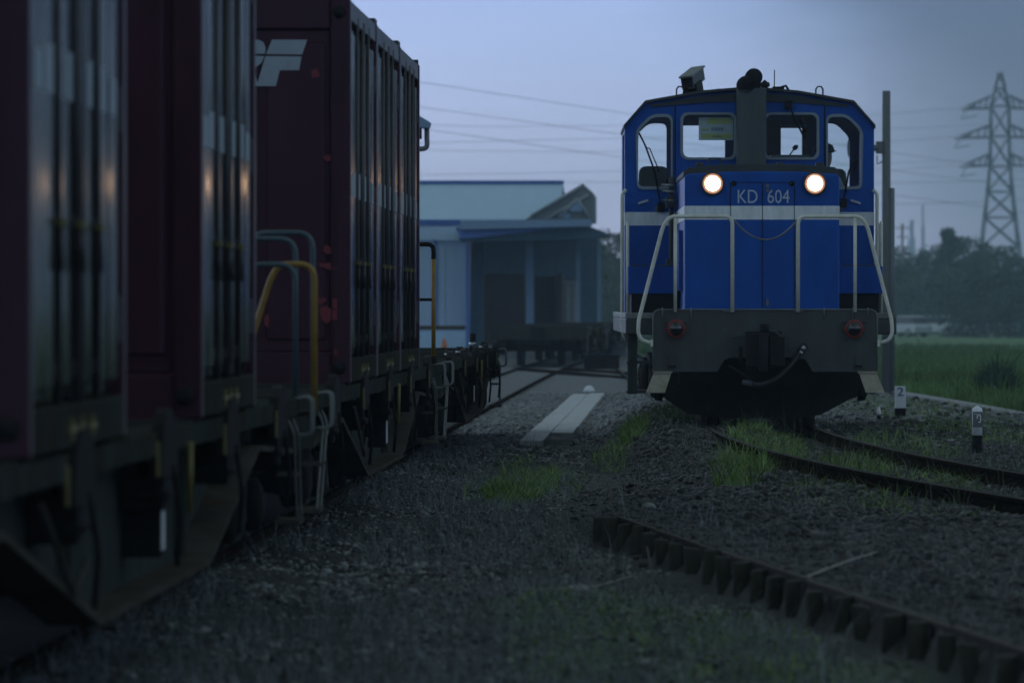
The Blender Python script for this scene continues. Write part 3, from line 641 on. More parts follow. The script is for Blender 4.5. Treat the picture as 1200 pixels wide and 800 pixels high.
# the driver, seated at the right-hand window
def make_person():
    me=bpy.data.meshes.new('person')
    J={'pelvis':(0,0,.50,.15),'belly':(0,-.01,.66,.15),'chest':(0,-.03,.86,.165),'neck0':(0,-.03,1.02,.075),'neck':(0,-.045,1.09,.058),'head0':(0,-.075,1.16,.085),'head':(0,-.06,1.25,.098),'top':(0,-.05,1.32,.07),
       'ls':(-.18,-.02,.95,.07),'le':(-.25,-.10,.68,.05),'lw':(-.17,-.34,.62,.034),'rs':(.18,-.02,.95,.07),'re':(.25,-.10,.68,.05),'rw':(.17,-.34,.62,.034),
       'lh':(-.10,-.05,.49,.10),'lk':(-.13,-.45,.49,.072),'la':(-.13,-.50,.09,.05),'lt':(-.13,-.66,.04,.04),'rh':(.10,-.05,.49,.10),'rk':(.13,-.45,.49,.072),'ra':(.13,-.50,.09,.05),'rt':(.13,-.66,.04,.04)}
    E=[('pelvis','belly'),('belly','chest'),('chest','neck0'),('neck0','neck'),('neck','head0'),('head0','head'),('head','top'),('chest','ls'),('ls','le'),('le','lw'),('chest','rs'),('rs','re'),('re','rw'),('pelvis','lh'),('lh','lk'),('lk','la'),('la','lt'),('pelvis','rh'),('rh','rk'),('rk','ra'),('ra','rt')]
    for s in (-1,1):                        # hands: palm and five bent fingers closed on the controls
        n='l' if s<0 else 'r'; W=(s*.17,-.34,.62)
        J[n+'p']=(s*.165,-.41,.61,.028); E.append((n+'w',n+'p'))
        for k in range(4):
            x=s*(.137+.018*k); L=(.060,.068,.064,.05)[k]
            J[f'{n}f{k}a']=(x,-.43,.612,.010); J[f'{n}f{k}b']=(x,-.43-L*.7,.60,.009); J[f'{n}f{k}c']=(x,-.43-L*.75,.57,.008)
            E+=[(n+'p',f'{n}f{k}a'),(f'{n}f{k}a',f'{n}f{k}b'),(f'{n}f{k}b',f'{n}f{k}c')]
        J[n+'ta']=(s*.125,-.40,.60,.011); J[n+'tb']=(s*.115,-.44,.58,.009); E+=[(n+'p',n+'ta'),(n+'ta',n+'tb')]
    names=list(J); me.from_pydata([J[k][:3] for k in names],[(names.index(a),names.index(b)) for a,b in E],[])
    o=bpy.data.objects.new('person',me); COL.objects.link(o)
    sk=o.modifiers.new('skin','SKIN'); sub=o.modifiers.new('s','SUBSURF'); sub.levels=2; sub.render_levels=2
    sv=me.skin_vertices[0].data
    for i,k in enumerate(names): r=J[k][3]; sv[i].radius=(r,r*(.8 if k in('chest','belly') else 1)); sv[i].use_root=(k=='pelvis')
    dg=bpy.context.evaluated_depsgraph_get(); dg.update()
    m2=bpy.data.meshes.new_from_object(o.evaluated_get(dg)); o.modifiers.clear(); o.data=m2
    for k in ('skin','shirt','trousers'): m2.materials.append(M[k])
    nose=Vector((0,-.165,1.225))
    for v in m2.vertices:
        c=v.co
        if c.z>1.12 and c.y<-.10:
            d=(c-nose).length
            if d<.05: c.y-=.03*(1-d/.05)
            for ex in (-.035,.035):
                d=(c-Vector((ex,-.15,1.255))).length
                if d<.025: c.y+=.008
    for p in m2.polygons:
        c=p.center; p.use_smooth=True
        p.material_index=0 if (c.z>1.06 or c.y<-.345 and c.z>.53) else (1 if c.z>.56 else 2)
    return o
pe=make_person()
tag(pe,'driver in pale blue shirt and dark cap seated behind the right cab window','person')
pe.location=inloco(.90,6.78,1.77); pe.rotation_euler=(0,0,loco.rotation_euler.z+R(25)); pe.scale=(1.02,1.02,1.02)
b=MB(); b.lathe((0,-.055,1.265),(0,0,1),[(0,.112),(.04,.116),(.085,.095),(.11,.04),(.115,.005)],'hair',18); b.prism(roundpoly([(-.09,-.10),(.09,-.10),(.07,-.24),(-.07,-.24)],.05),lambda p,k:(p[0],p[1],1.275+.012*k),'hair'); b.build('cap',pe)
# ================================================================ ground
def trackx(y):                            # centre line of the locomotive's track
    y=np.asarray(y,float); t=66-y
    return np.where(y<66,.965+.0209*t+.0025*t*t,.965+.0209*t)
def hash2(ix,iy,s): 
    h=np.sin(ix*127.1+iy*311.7+s*74.7)*43758.5453; return h-np.floor(h)
def vnoise(x,y,s=0):
    ix=np.floor(x); iy=np.floor(y); fx=x-ix; fy=y-iy; fx=fx*fx*(3-2*fx); fy=fy*fy*(3-2*fy)
    a=hash2(ix,iy,s); b=hash2(ix+1,iy,s); c=hash2(ix,iy+1,s); d=hash2(ix+1,iy+1,s)
    return (a*(1-fx)+b*fx)*(1-fy)+(c*(1-fx)+d*fx)*fy
def edgex(y): return 1.208+(np.asarray(y,float)-27.4)*(-1.678/15.1)
def gz(x,y,bump=True):
    x=np.asarray(x,float); y=np.asarray(y,float)
    w=np.where(y<42.5,.05,.05+sstep(42.5,56,y)*1.1); c=edgex(np.minimum(y,43))+np.where(y>43,(y-43)*.01,0)
    right=sstep(0,1,(x-c+w*.2)/w)
    z=lerp(-.10,.075,right)
    tx=trackx(y); d=np.abs(x-tx)
    z=np.maximum(z, lerp(np.where(x<tx,.085+.125*sstep(60,65,y),.085),-.3,sstep(.9,2.2,d)) - np.where(y>90,.3,0))
    dw=np.abs(x-CX); z=np.where(dw<1.6,lerp(-.05,z,sstep(.75,1.3,dw)),z)
    z=z+sstep(60,68,y)*sstep(-2.6,-2.0,x)*(1-right)*.06
    far=sstep(2.2,5,x-np.clip((y-100)*.004,0,2))
    z=np.where(y>80,lerp(z,lerp(.10,-.75,np.clip((y-90)/370,0,1)),far),z)
    z=np.where(y>260,lerp(z,-.75,np.clip((y-260)/150,0,1)),z)
    if bump:
        a=np.where(y<90,1,.3)
        z=z+a*((vnoise(x*1.3,y*.9,1)-.5)*.07+(vnoise(x*5,y*4,2)-.5)*.035+(vnoise(x*14,y*10,3)-.5)*.018)*np.where((d<.7)|(dw<.8),.35,1)
    return z
def kerbx(y): 
    y=np.asarray(y,float); return np.where(y<104,3.70+(104-y)*.036+np.maximum(0,(82-y))**1.5*.03,3.70-(y-104)*.05)
def axis(lo,hi,step,ext,growth):
    a=list(np.arange(lo,hi,step)); s=step; p=a[-1]
    while p<ext: s*=growth; p+=s; a.append(p)
    return a
xs=axis(-.0,6.0,.07,1600,1.16); xn=[-q for q in xs[1:]]; xs=np.array(xn[::-1]+xs)
ys=np.array(axis(21.,80,.10,3000,1.035)); ys=np.concatenate([[-60,-20,0,8,14,18],ys])
Xg,Yg=np.meshgrid(xs,ys); Zg=gz(Xg,Yg)
nx,ny=len(xs),len(ys)
idx=np.arange(nx*ny).reshape(ny,nx); q=np.stack([idx[:-1,:-1],idx[:-1,1:],idx[1:,1:],idx[1:,:-1]],-1).reshape(-1,4)
gm=bpy.data.materials.new('ground_gravel'); gm.use_nodes=True; nt=gm.node_tree; N=nt.nodes; L=nt.links; bs=N['Principled BSDF']
bs.inputs['Roughness'].default_value=.95; bs.inputs['Specular IOR Level'].default_value=.2
tc=N.new('ShaderNodeTexCoord')
def noise(scale,detail=6,rough=.65):
    n=N.new('ShaderNodeTexNoise'); n.inputs['Scale'].default_value=scale; n.inputs['Detail'].default_value=detail; n.inputs['Roughness'].default_value=rough; L.new(tc.outputs['Object'],n.inputs['Vector']); return n
def ramp(src,stops):
    r=N.new('ShaderNodeValToRGB'); e=r.color_ramp.elements
    while len(e)<len(stops): e.new(.5)
    for el,(p,c) in zip(e,stops): el.position=p; el.color=(*c,1)
    L.new(src,r.inputs['Fac']); return r
def mix(a,b,f):
    m=N.new('ShaderNodeMix'); m.data_type='RGBA'
    if isinstance(f,float): m.inputs['Factor'].default_value=f
    else: L.new(f,m.inputs['Factor'])
    for k,v in (('A',a),('B',b)):
        if isinstance(v,tuple): m.inputs[k].default_value=(*v,1)
        else: L.new(v,m.inputs[k])
    return m.outputs['Result']
n1=noise(9,8,.8); g1=ramp(n1.outputs['Fac'],[(.3,(.018,.019,.018)),(.55,(.040,.041,.038)),(.75,(.085,.083,.075))])
n2=noise(.7,5); soil=mix(g1.outputs[0],(.036,.033,.027),ramp(n2.outputs['Fac'],[(.4,(0,0,0)),(.62,(.8,.8,.8))]).outputs[0])
at=N.new('ShaderNodeAttribute'); at.attribute_name='pale'
n3=noise(3,6,.75); pale=ramp(n3.outputs['Fac'],[(.3,(.10,.10,.098)),(.6,(.19,.19,.185)),(.8,(.25,.25,.24))])
c=mix(soil,pale.outputs[0],at.outputs['Fac'])
at2=N.new('ShaderNodeAttribute'); at2.attribute_name='grassy'
n4=noise(.35,6,.7); gr=ramp(n4.outputs['Fac'],[(.3,(.075,.15,.045)),(.55,(.11,.20,.055)),(.75,(.14,.19,.065))])
c=mix(c,gr.outputs[0],at2.outputs['Fac'])
L.new(c,bs.inputs['Base Color'])
bn=noise(28,5,.7); bp=N.new('ShaderNodeBump'); bp.inputs['Strength'].default_value=.8; bp.inputs['Distance'].default_value=.03; L.new(bn.outputs['Fac'],bp.inputs['Height']); L.new(bp.outputs[0],bs.inputs['Normal'])
V=np.stack([Xg,Yg,Zg],-1).reshape(-1,3)
ground=rawmesh('ground',V,q,[gm],smooth=True); tag(ground,'dark gravel and soil of the freight yard','ground',kind='structure')
xf,yf=V[:,0],V[:,1]
gra=sstep(-.15,.25,xf-kerbx(yf))*sstep(60,68,yf)
gra=np.maximum(gra,.9*sstep(300,330,yf))
spots=[(-1.35,54.5,.42,5.0),(-1.1,59,.25,3),(-.45,69,.3,4),(.35,50.5,.3,2.6),(-.1,29.5,.75,4.5),(-.45,33,.6,2.5),(.9,60.5,.42,7.5),(1.9,51,.5,5),(.5,26,.7,3),(3.2,70,.6,8)]
for (a,b_,rx,ry) in spots:
    dd=((xf-a)/rx)**2+((yf-b_)/ry)**2; gra=np.maximum(gra,.8*np.clip(1.2-dd,0,1)*vnoise(xf*6,yf*3,9))
palev=sstep(66,75,yf+ (vnoise(xf*2,yf*.6,5)-.5)*10)*sstep(-2.9,-2.5,xf)*(1-sstep(-.6,.1,xf-(yf-66)*.004))
palev=np.maximum(palev,1.35*sstep(92,112,yf)*(1-sstep(1.,3.,xf))); palev*=(1-gra)
palev=np.maximum(palev,.45*sstep(72,78,yf)*sstep(.9,1.3,xf-trackx(yf))*(1-gra))
palev=np.maximum(palev,.30*(1-sstep(.2,.9,xf-edgex(np.minimum(yf,46))))*sstep(-2.6,-1.6,xf)*(yf<60))
for nme,arr in (('grassy',gra),('pale',palev)):
    a=ground.data.attributes.new(nme,'FLOAT','POINT'); a.data.foreach_set('value',arr.astype(np.float32))
# ---------------------------------------------------------------- rails
def rail_mesh(path,zf,b,top='railtop'):                  # path: list of (x,y); a real rail profile: foot, web, head
    prof=[(-.06,-.14),(.06,-.14),(.06,-.128),(.012,-.115),(.009,-.045),(.032,-.03),(.032,-.004),(.026,0),(-.026,0),(-.032,-.004),(-.032,-.03),(-.009,-.045),(-.012,-.115),(-.06,-.128)]
    n=len(prof); vs=[]; K=len(path)
    for k,p in enumerate(path):
        a=Vector(path[max(k-1,0)]); c=Vector(path[min(k+1,K-1)]); t=(c-a).normalized(); nn=Vector((t.y,-t.x))
        for (u,v) in prof: vs.append((p[0]+nn.x*u,p[1]+nn.y*u,zf(p[1])+v))
    o=len(b.v); b.v.extend(vs)
    for k in range(K-1):
        for i in range(n):
            b.f.append([o+k*n+i,o+k*n+(i+1)%n,o+(k+1)*n+(i+1)%n,o+(k+1)*n+i]); b.m.append(b.slot(top if i in (6,7,8) else 'rust')); b.sm.append(False)
def railway(name,cx,y0,y1,step,zf,lab,top='railtop'):
    t=thing(name,(0,0,0),lab,'railway track','tracks of the freight yard')
    for s in (-1,1):
        path=[]
        y=y0
        while y<=y1:
            dx=(float(cx(y+.1))-float(cx(y-.1)))/.2; n=Vector((1,-dx)).normalized()
            path.append((float(cx(y))+s*.566*n.x,y+s*.566*n.y)); y+=step
        b=MB(); b.slot('rust'); b.slot(top); rail_mesh(path,zf,b,top); b.build('rail',t)
    return t
zl=lambda y: float(lerp(RZ,.04,sstep(80,130,y)))
railway('railway_track',trackx,16,210,1.5,zl,'rusty curved track running under the blue locomotive toward the right')
def wagx(y): return np.asarray(CX+np.maximum(0,np.asarray(y,float)-120)**2*.00009)
railway('railway_track',wagx,10,240,2.5,lambda y:0.0,'straight track under the container wagons along the left side','rust')
def connx(y): return np.asarray(-3.2+ (152-np.asarray(y,float))*.14)
railway('railway_track',connx,122,152,3,lambda y:.03,'connecting track crossing at an angle beyond the pale slabs','rust')
# ---------------------------------------------------------------- pale trough covers
t=thing('cable_trough',(0,0,0),'two rows of pale concrete slabs laid flat as a walkway beside the wagons','walkway')
rr=random.Random(5)
for (xa,xb,dxa,y0,y1) in ((-1.72,-1.457,0,70.0,107),(-1.455,-1.19,0,74.5,107)):
    b=MB(); y=y0
    while y<y1:
        L_=1.2; z=.004+rr.random()*.004; o=rr.uniform(-.006,.006)
        b.box((xa+o,y,-.10),(xb+o,y+L_-.006,z),'slab'); y+=L_
    s=b.build('slab_row',t,bevel=.006,seg=1)
t=thing('dome_marker',P(690.5,458,112),'small white dome on the pale gravel beyond the slab walkway','marker')
b=MB(); b.lathe((0,0,-.02),(0,0,1),[(0,.10),(.03,.10),(.055,.09),(.085,.07),(.11,.04),(.118,.01)],'dome',24); b.build('dome',t)
b=MB(); b.lathe((0,0,-.05),(0,0,1),[(0,.12),(.045,.12)],'kerb',20); b.build('base',t)
# ---------------------------------------------------------------- timber edging
t=thing('timber_edging',(0,0,0),'row of short dark timber stakes with a board, edging the raised gravel','edging')
rr=random.Random(11); y=23.2; k=0
ang=math.atan(1.678/15.1)
while y<42.6:
    x=float(edgex(y)); b=MB(); h=.092+rr.uniform(-.02,.014); w=.047+rr.uniform(-.007,.004)
    prof=roundpoly([(-w,-.03),(w,-.03),(w,.05),(-w,.05)],.026,4)
    rt=rr.uniform(-.2,.2); tl=rr.uniform(-.12,.12)
    b.prism(prof,lambda p,q:(x-.035+p[0]*math.cos(rt)-p[1]*math.sin(rt)+(tl*.2 if q else 0),y+p[0]*math.sin(rt)+p[1]*math.cos(rt),(-.16 if q==0 else h+p[0]*tl)),'timber')
    b.build('stake',t,bevel=.008,seg=1); y+=.80+rr.uniform(-.12,.12); k+=1
b=MB(); y=22.8
while y<42:
    L_=min(2.4,42.45-y); xa,xb=float(edgex(y)),float(edgex(y+L_-.02)); j=rr.uniform(-.006,.006)
    for (o0,o1,z0,z1,mm) in ((.03,.044,-.15,.085+j,'black'),(.028,.046,.0852+j,.100+j,'timbertop')):  # lower face black: shade between the stakes painted onto the board
        vs=[(xa+o0,y,z0),(xa+o1,y,z0),(xa+o1,y,z1),(xa+o0,y,z1),(xb+o0,y+L_-.02,z0),(xb+o1,y+L_-.02,z0),(xb+o1,y+L_-.02,z1),(xb+o0,y+L_-.02,z1)]
        b.add(vs,[(0,1,2,3),(4,7,6,5),(0,4,5,1),(1,5,6,2),(2,6,7,3),(3,7,4,0)],mm)
    y+=L_
b.build('board',t)
# ---------------------------------------------------------------- stones
phi=(1+5**.5)/2
ico=np.array([(-1,phi,0),(1,phi,0),(-1,-phi,0),(1,-phi,0),(0,-1,phi),(0,1,phi),(0,-1,-phi),(0,1,-phi),(phi,0,-1),(phi,0,1),(-phi,0,-1),(-phi,0,1)],float)/math.sqrt(1+phi*phi)
icf=np.array([(0,11,5),(0,5,1),(0,1,7),(0,7,10),(0,10,11),(1,5,9),(5,11,4),(11,10,2),(10,7,6),(7,1,8),(3,9,4),(3,4,2),(3,2,6),(3,6,8),(3,8,9),(4,9,5),(2,4,11),(6,2,10),(8,6,7),(9,8,1)])
def scatter_stones(name,x,y,size,mats,lab,seed):
    g=np.random.default_rng(seed); n=len(x); z=gz(x,y)
    sc=size[:,None]*g.uniform(.6,1.25,(n,3)); sc[:,2]*=.62
    Vv=ico[None]*(1+g.uniform(-.28,.28,(n,12,1)))*sc[:,None,:]
    a=g.uniform(0,6.28,n); ca,sa=np.cos(a)[:,None],np.sin(a)[:,None]
    tl=g.uniform(-.6,.6,n)[:,None]
    X_=Vv[...,0]*ca-Vv[...,1]*sa; Y_=Vv[...,0]*sa+Vv[...,1]*ca; Z_=Vv[...,2]+X_*tl*.5
    Vv=np.stack([X_+x[:,None],Y_+y[:,None],Z_+z[:,None]+size[:,None]*.18],-1).reshape(-1,3)
    Ff=(icf[None]+12*np.arange(n)[:,None,None]).reshape(-1,3)
    mi=np.repeat(g.integers(0,len(mats),n),20)
    o=rawmesh(name,Vv,Ff,mats,mi); return tag(o,lab,'gravel',kind='stuff')
def frustum_pts(n,y0,y1,x0,x1,g,pw=1.):
    y=y0+(y1-y0)*g.random(n)**pw; lo=np.maximum(x0,-830/F*y); hi=np.minimum(x1,470/F*y); return lo+(hi-lo)*g.random(n),y
def no_rail(x,y,s=.05):
    d=np.abs(np.abs(x-trackx(y))-.566); dw=np.abs(np.abs(x-wagx(y))-.533); return (d>.05+s)&(dw>.05+s)&~((x>-1.78)&(x<-1.13)&(y>69.5)&(y<108))
g=np.random.default_rng(21)
x,y=frustum_pts(90000,23,76,-2.9,4.6,g,1.2)
onb=sstep(.2,.9,x-edgex(np.minimum(y,46)))         # raised ballast side
keep=no_rail(x,y)&((onb>.3)|(g.random(len(x))<.75)); x,y,onb=x[keep],y[keep],onb[keep]
cl=vnoise(x*1.7,y*.8,31); size=np.exp(g.normal(-3.95,.38,len(x)))*(.55+.75*onb)*(.7+.7*cl)
big=g.random(len(x))<.035; size=np.minimum(np.where(big,size*g.uniform(1.3,1.8,len(x)),size),.052)
m_=(x>edgex(np.minimum(y,43))-.16)&(x<edgex(np.minimum(y,43))+.05)&(y<43); x,y,size=x[~m_],y[~m_],size[~m_]
right=x>edgex(np.minimum(y,46))
scatter_stones('ballast_gravel',x[right],y[right],size[right],['stone','stone','stone3','stone3','stone','stone4','stone4'],'dark crushed stone ballast heaped around the rails',1)
scatter_stones('path_gravel',x[~right],y[~right],size[~right],['stone','stone2','stone2','stone3'],'dark loose gravel on the path between wagons and locomotive',2)
g2=np.random.default_rng(61); x,y=frustum_pts(9000,66,112,-2.75,.3,g2,.9)
keep=no_rail(x,y)&(g2.random(len(x))<sstep(64,76,y)*(1-.4*sstep(90,112,y))); x,y=x[keep],y[keep]
M['palestone']=leafmat('pale_stone',(.14,.14,.135),(.24,.24,.225),5)
scatter_stones('pale_gravel',x,y,np.exp(g2.normal(-3.75,.35,len(x))),['palestone','palestone','stone2'],'paler grey gravel around the slab walkway',3)
x,y=frustum_pts(12000,62,112,1.2,5.5,g2,.8); xk=kerbx(y)
keep=(x>trackx(y)+.8)&(x<xk-.2); x,y=x[keep],y[keep]
scatter_stones('verge_gravel',x,y,np.exp(g2.normal(-3.75,.4,len(x))),['stone2','stone','stone2'],'grey gravel of the verge between the rails and the kerb',4)
for (px,py,d,s,lab) in ((680,691,34.5,.055,'fist-sized pale stone lying alone on the path gravel'),(760,613,44,.05,'grey stone lying above the far end of the timber edging')):
    p=P(px,py,d); z=float(gz(p.x,d)); gg=np.random.default_rng(int(px)); vv=ico*(1+gg.uniform(-.2,.2,(12,1)))*np.array([1.3,1,.7])*s; b=MB(); b.add([tuple(q) for q in vv],[tuple(f) for f in icf],'stone2')
    o=b.build('stone',loc=(p.x,d,z+s*.45),bevel=.008); tag(o,lab,'stone')
# ---------------------------------------------------------------- grass blades
def blades(x,y,h,w,g,lean=.5,z=None):
    n=len(x); z=gz(x,y) if z is None else z
    a=g.uniform(0,6.283,n); l=g.uniform(.1,1,n)*lean*h; dx,dy=np.cos(a)*l,np.sin(a)*l
    b=g.uniform(-.7,.7,n); ux,uy=np.cos(b)*w/2,np.sin(b)*w/2
    V=np.zeros((n,6,3))
    for k,(t,wd) in enumerate(((0,1),(.55,.8),(1,.18))):
        cx,cy,cz=x+dx*t*t,y+dy*t*t,z+h*t*(1-.25*t*(l/h))
        V[:,2*k]=np.stack([cx-ux*wd,cy-uy*wd,cz],-1); V[:,2*k+1]=np.stack([cx+ux*wd,cy+uy*wd,cz],-1)
    Fq=np.array([(0,1,3,2),(2,3,5,4)]); Fq=(Fq[None]+6*np.arange(n)[:,None,None]).reshape(-1,4)
    return V.reshape(-1,3),Fq
def grass(name,x,y,h,w,m,lab,g,lean=.5,cat='grass',kind='stuff',parent=None):
    V,Fq=blades(x,y,h,w,g,lean); o=rawmesh(name,V,Fq,[m]); return tag(o,lab,cat,kind=kind)
g=np.random.default_rng(33)
x,y=frustum_pts(34000,23,74,-2.7,4.4,g,1.25); k=vnoise(x*1.4,y*.5,41); keep=(k+.2*(y<36)>.5)&((x<edgex(np.minimum(y,46)))|(g.random(len(x))<.3))&no_rail(x,y); e_=x-edgex(np.minimum(y,43)); keep&=~((e_>-.32)&(e_<.06)&(y<43)); x,y=x[keep],y[keep]
nn=len(x); hh=np.exp(g.normal(-2.35,.45,nn)); grass('dry_grass',x,y,hh,g.uniform(.003,.0055,nn),'dry','thin pale dry stems standing all over the gravel',g,1.3)
px_,py_,ph=[],[],[]
def patch(n,cx,cy,rx,ry,h):
    r=np.sqrt(g.random(n)); a=g.uniform(0,6.283,n); px_.append(cx+rx*r*np.cos(a)); py_.append(cy+ry*r*np.sin(a)); ph.append(h*np.exp(g.normal(0,.35,n)))
patch(4200,-1.36,54.0,.28,2.6,.04); patch(1100,-1.2,57.5,.15,3.4,.07); patch(160,-1.3,55,.55,6,.10); patch(500,-1.5,58,.14,6,.09); patch(420,-.42,68.5,.16,3,.14); patch(220,-.62,64,.2,4,.09)
patch(1900,.95,61.5,.34,7,.085); patch(700,1.55,54,.32,4,.10); patch(260,2.05,49,.3,3.4,.10); patch(500,.65,56,.25,4,.14)
patch(1300,-.05,29.3,.75,3.8,.03); patch(380,-.42,33.5,.4,2.2,.03); patch(700,.55,26,.6,2.1,.03)
patch(500,3.3,70,.5,7,.10); patch(450,2.3,62,.5,6,.12); patch(220,1.3,47,.5,4,.09); patch(300,.05,72,.3,4,.1); patch(160,1.9,44,.5,3,.07); patch(900,3.6,78,.9,14,.07); patch(500,3.0,88,.7,10,.08); patch(260,3.9,64,.6,6,.08)
gx,gy,gh=map(np.concatenate,(px_,py_,ph)); kk=no_rail(gx,gy,.02); gx,gy,gh=gx[kk],gy[kk],gh[kk]
grass('green_grass',gx,gy,gh,g.uniform(.005,.010,len(gx)),'grass','short bright green grass growing in patches through the gravel',g,1.7)
x,y=frustum_pts(2600,42,76,-.2,4.2,g); keep=(np.abs(x-trackx(y))<1.6)&no_rail(x,y)&(vnoise(x*2.2,y*.8,50)>.5); x,y=x[keep],y[keep]
grass('weeds',x,y,np.exp(g.normal(-1.75,.4,len(x))),g.uniform(.004,.008,len(x)),'weed','grey-green weeds standing along the locomotive track',g,.6,cat='weeds')
for (cx,cy,rx,ry,n,h,lab) in ((.50,49.6,.16,.8,85,.23,'tall tuft of bright green grass in front of the left rail'),(.72,52.3,.09,.5,60,.20,'leafy green weed beside the left rail behind the tall tuft'),(.62,63.0,.08,.4,45,.14,'tuft of grass against the rail under the locomotive front')):
    r=np.sqrt(g.random(n)); a=g.uniform(0,6.283,n)
    grass('grass_tuft',cx+rx*r*np.cos(a),cy+ry*r*np.sin(a),h*np.exp(g.normal(0,.3,n)),g.uniform(.006,.013,n),'grass',lab,g,1.1,cat='grass tuft',kind='thing')
n=42000; y=78+(330-78)*g.random(n)**1.9; lo=kerbx(y)+.05; hi=640/F*y+.5; kk=hi>lo; y,lo,hi=y[kk],lo[kk],hi[kk]; x=lo+(hi-lo)*g.random(len(y))
V,Fq=blades(x,y,np.exp(g.normal(-1.85,.35,len(x))),.012+y*.00012,g,.6); fo=rawmesh('field_grass',V,Fq,['fieldgrass']); tag(fo,'long grass of the open green field on the right','grass',kind='stuff')
# sticks
def stick(pts,r,m,lab,name='stick'):
    b=MB(); b.tube(pts,r,m,6,rs=[r*(1-.5*i/(len(pts)-1)) for i in range(len(pts))]); o=b.build(name); tag(o,lab,'stick'); return o
def GP(px,py,up=.03):                      # nearest ground point under a photograph pixel
    for d in np.arange(23,75,.05):
        q=P(px,py,float(d))
        if q.z-up<=float(gz(q.x,q.y)): break
    return (q.x,q.y,q.z)
def G(px,py,d,up=.0): p=P(px,py,d); return (p.x,d,float(gz(p.x,d,False))+up)
stick([GP(939,678,.04),GP(968,666,.05),GP(998,655,.05),GP(1027,646,.05)],.007,'pale_stick','pale dry cane lying on the gravel just above the timber edging')
stick([GP(758,640,.08),GP(768,690,.05),GP(778,730,.04),GP(787,768,.02)],.007,'dark_stick','thin dark twig lying across the green patch in the bottom right')
stick([GP(612,691,.02),GP(660,689,.03),GP(700,686,.05),GP(742,674,.06)],.005,'pale_stick','long thin pale stem lying flat near the middle of the path')
stick([GP(649,704,.06),GP(650,728,.03)],.008,'dark_stick','short dark stub standing in the mossy ground at the bottom')
# ---------------------------------------------------------------- kerb, posts, pole
b=MB(); 
yk=np.arange(70,124,1.5)
for a,c in zip(yk[:-1],yk[1:]):
    xa,xb=float(kerbx(a)),float(kerbx(c)); za,zb=float(gz(xa,a,False))+.035,float(gz(xb,c,False))+.035
    b.add([(xa-.16,a,za-.2),(xa+.06,a,za-.2),(xa+.06,a,za),(xa-.16,a,za),(xb-.16,c-.02,zb-.2),(xb+.06,c-.02,zb-.2),(xb+.06,c-.02,zb),(xb-.16,c-.02,zb)],[(0,1,2,3),(4,7,6,5),(1,5,6,2),(2,6,7,3),(3,7,4,0)],'kerb')
tag(b.build('kerb'),'pale concrete kerb curving along the edge of the field','kerb',kind='structure')
d=61.0; p=P(1144.5,522,d); z=float(gz(p.x,d,False))+.03
t=thing('marker_post',(p.x,d,z),'round white marker post with pointed cap, grey panel and black foot, right of the rails','post')
b=MB(); b.lathe((0,0,-.1),(0,0,1),[(0,.050),(.245,.050)],'postblack',8); b.build('black_foot',t)
b=MB(); b.lathe((0,0,.146),(0,0,1),[(0,.0495),(.25,.0495),(.262,.044),(.288,.006)],'white',8); bo=b.build('shaft',t)
b=MB()
b.box((-.045,-.0535,.225),(.047,-.0515,.375),'greymark'); b.build('grey_panel',t)
b=MB()
for (x0,z0,x1,z1) in ((-.006,.335,.034,.343),(.026,.285,.034,.335),(-.006,.305,.002,.335),(.01,.270,.030,.280),(-.03,.350,.03,.354)): b.box((x0,-.0555,z0),(x1,-.0537,z1),'white')
b.build('white_mark',t)
d=79.5; p=P(1054.5,483,d); z=float(gz(p.x,d,False))+.03
t=thing('marker_post',(p.x,d,z),'square white marker post lettered 2 with black foot, beside the kerb','post')
b=MB(); b.box((-.068,-.05,-.1),(.068,.05,.105),'postblack'); b.build('black_foot',t,bevel=.006)
b=MB(); b.box((-.067,-.049,.106),(.067,.049,.385),'white'); b.build('shaft',t,bevel=.008)
b=MB(); b.text('2',.155,.004,lambda u,v,w:(u,-.0515-w,.265+v),'blueink',sx=1.2); b.build('number',t)
d=78.5; p=P(1029.5,484,d); z=float(gz(p.x,d,False))
t=thing('marker_post',(p.x,d,z),'very small white-topped black peg left of the post lettered 2','post')
b=MB(); b.lathe((0,0,-.05),(0,0,1),[(0,.024),(.12,.024)],'postblack',10); b.build('black_foot',t)
b=MB(); b.lathe((0,0,.071),(0,0,1),[(0,.023),(.05,.023),(.052,.016),(.085,.018),(.1,.006)],'white',10); b.build('cap',t)
d=103.; p=P(1038.2,455,d); z=float(gz(p.x,d,False))
t=thing('utility_pole',(p.x,d,z),'grey concrete pole with horn loudspeaker standing close behind the locomotive cab','pole')
b=MB(); b.lathe((0,0,-.2),(0,0,1),[(0,.082),(5.15,.066),(5.16,.05)],'concrete',14); b.build('shaft',t)
b=MB(); b.lathe((.092,-.02,-.1),(0,0,1),[(0,.045),(3.46,.045),(3.47,.02)],'steelgrey',10); b.build('conduit',t)
b=MB()
b.box((-.17,-.08,3.93),(-.06,.08,4.13),'concrete'); b.lathe((-.16,-.08,4.02),(-1,-.2,0),[(0,.05),(.12,.06),(.3,.12),(.45,.17),(.46,.16),(.3,.10)],'steelgrey',16); b.tube([(-.07,0,3.8),(-.15,0,3.76),(-.15,0,3.9)],.012,'steelgrey',6); b.build('horn_loudspeaker',t)
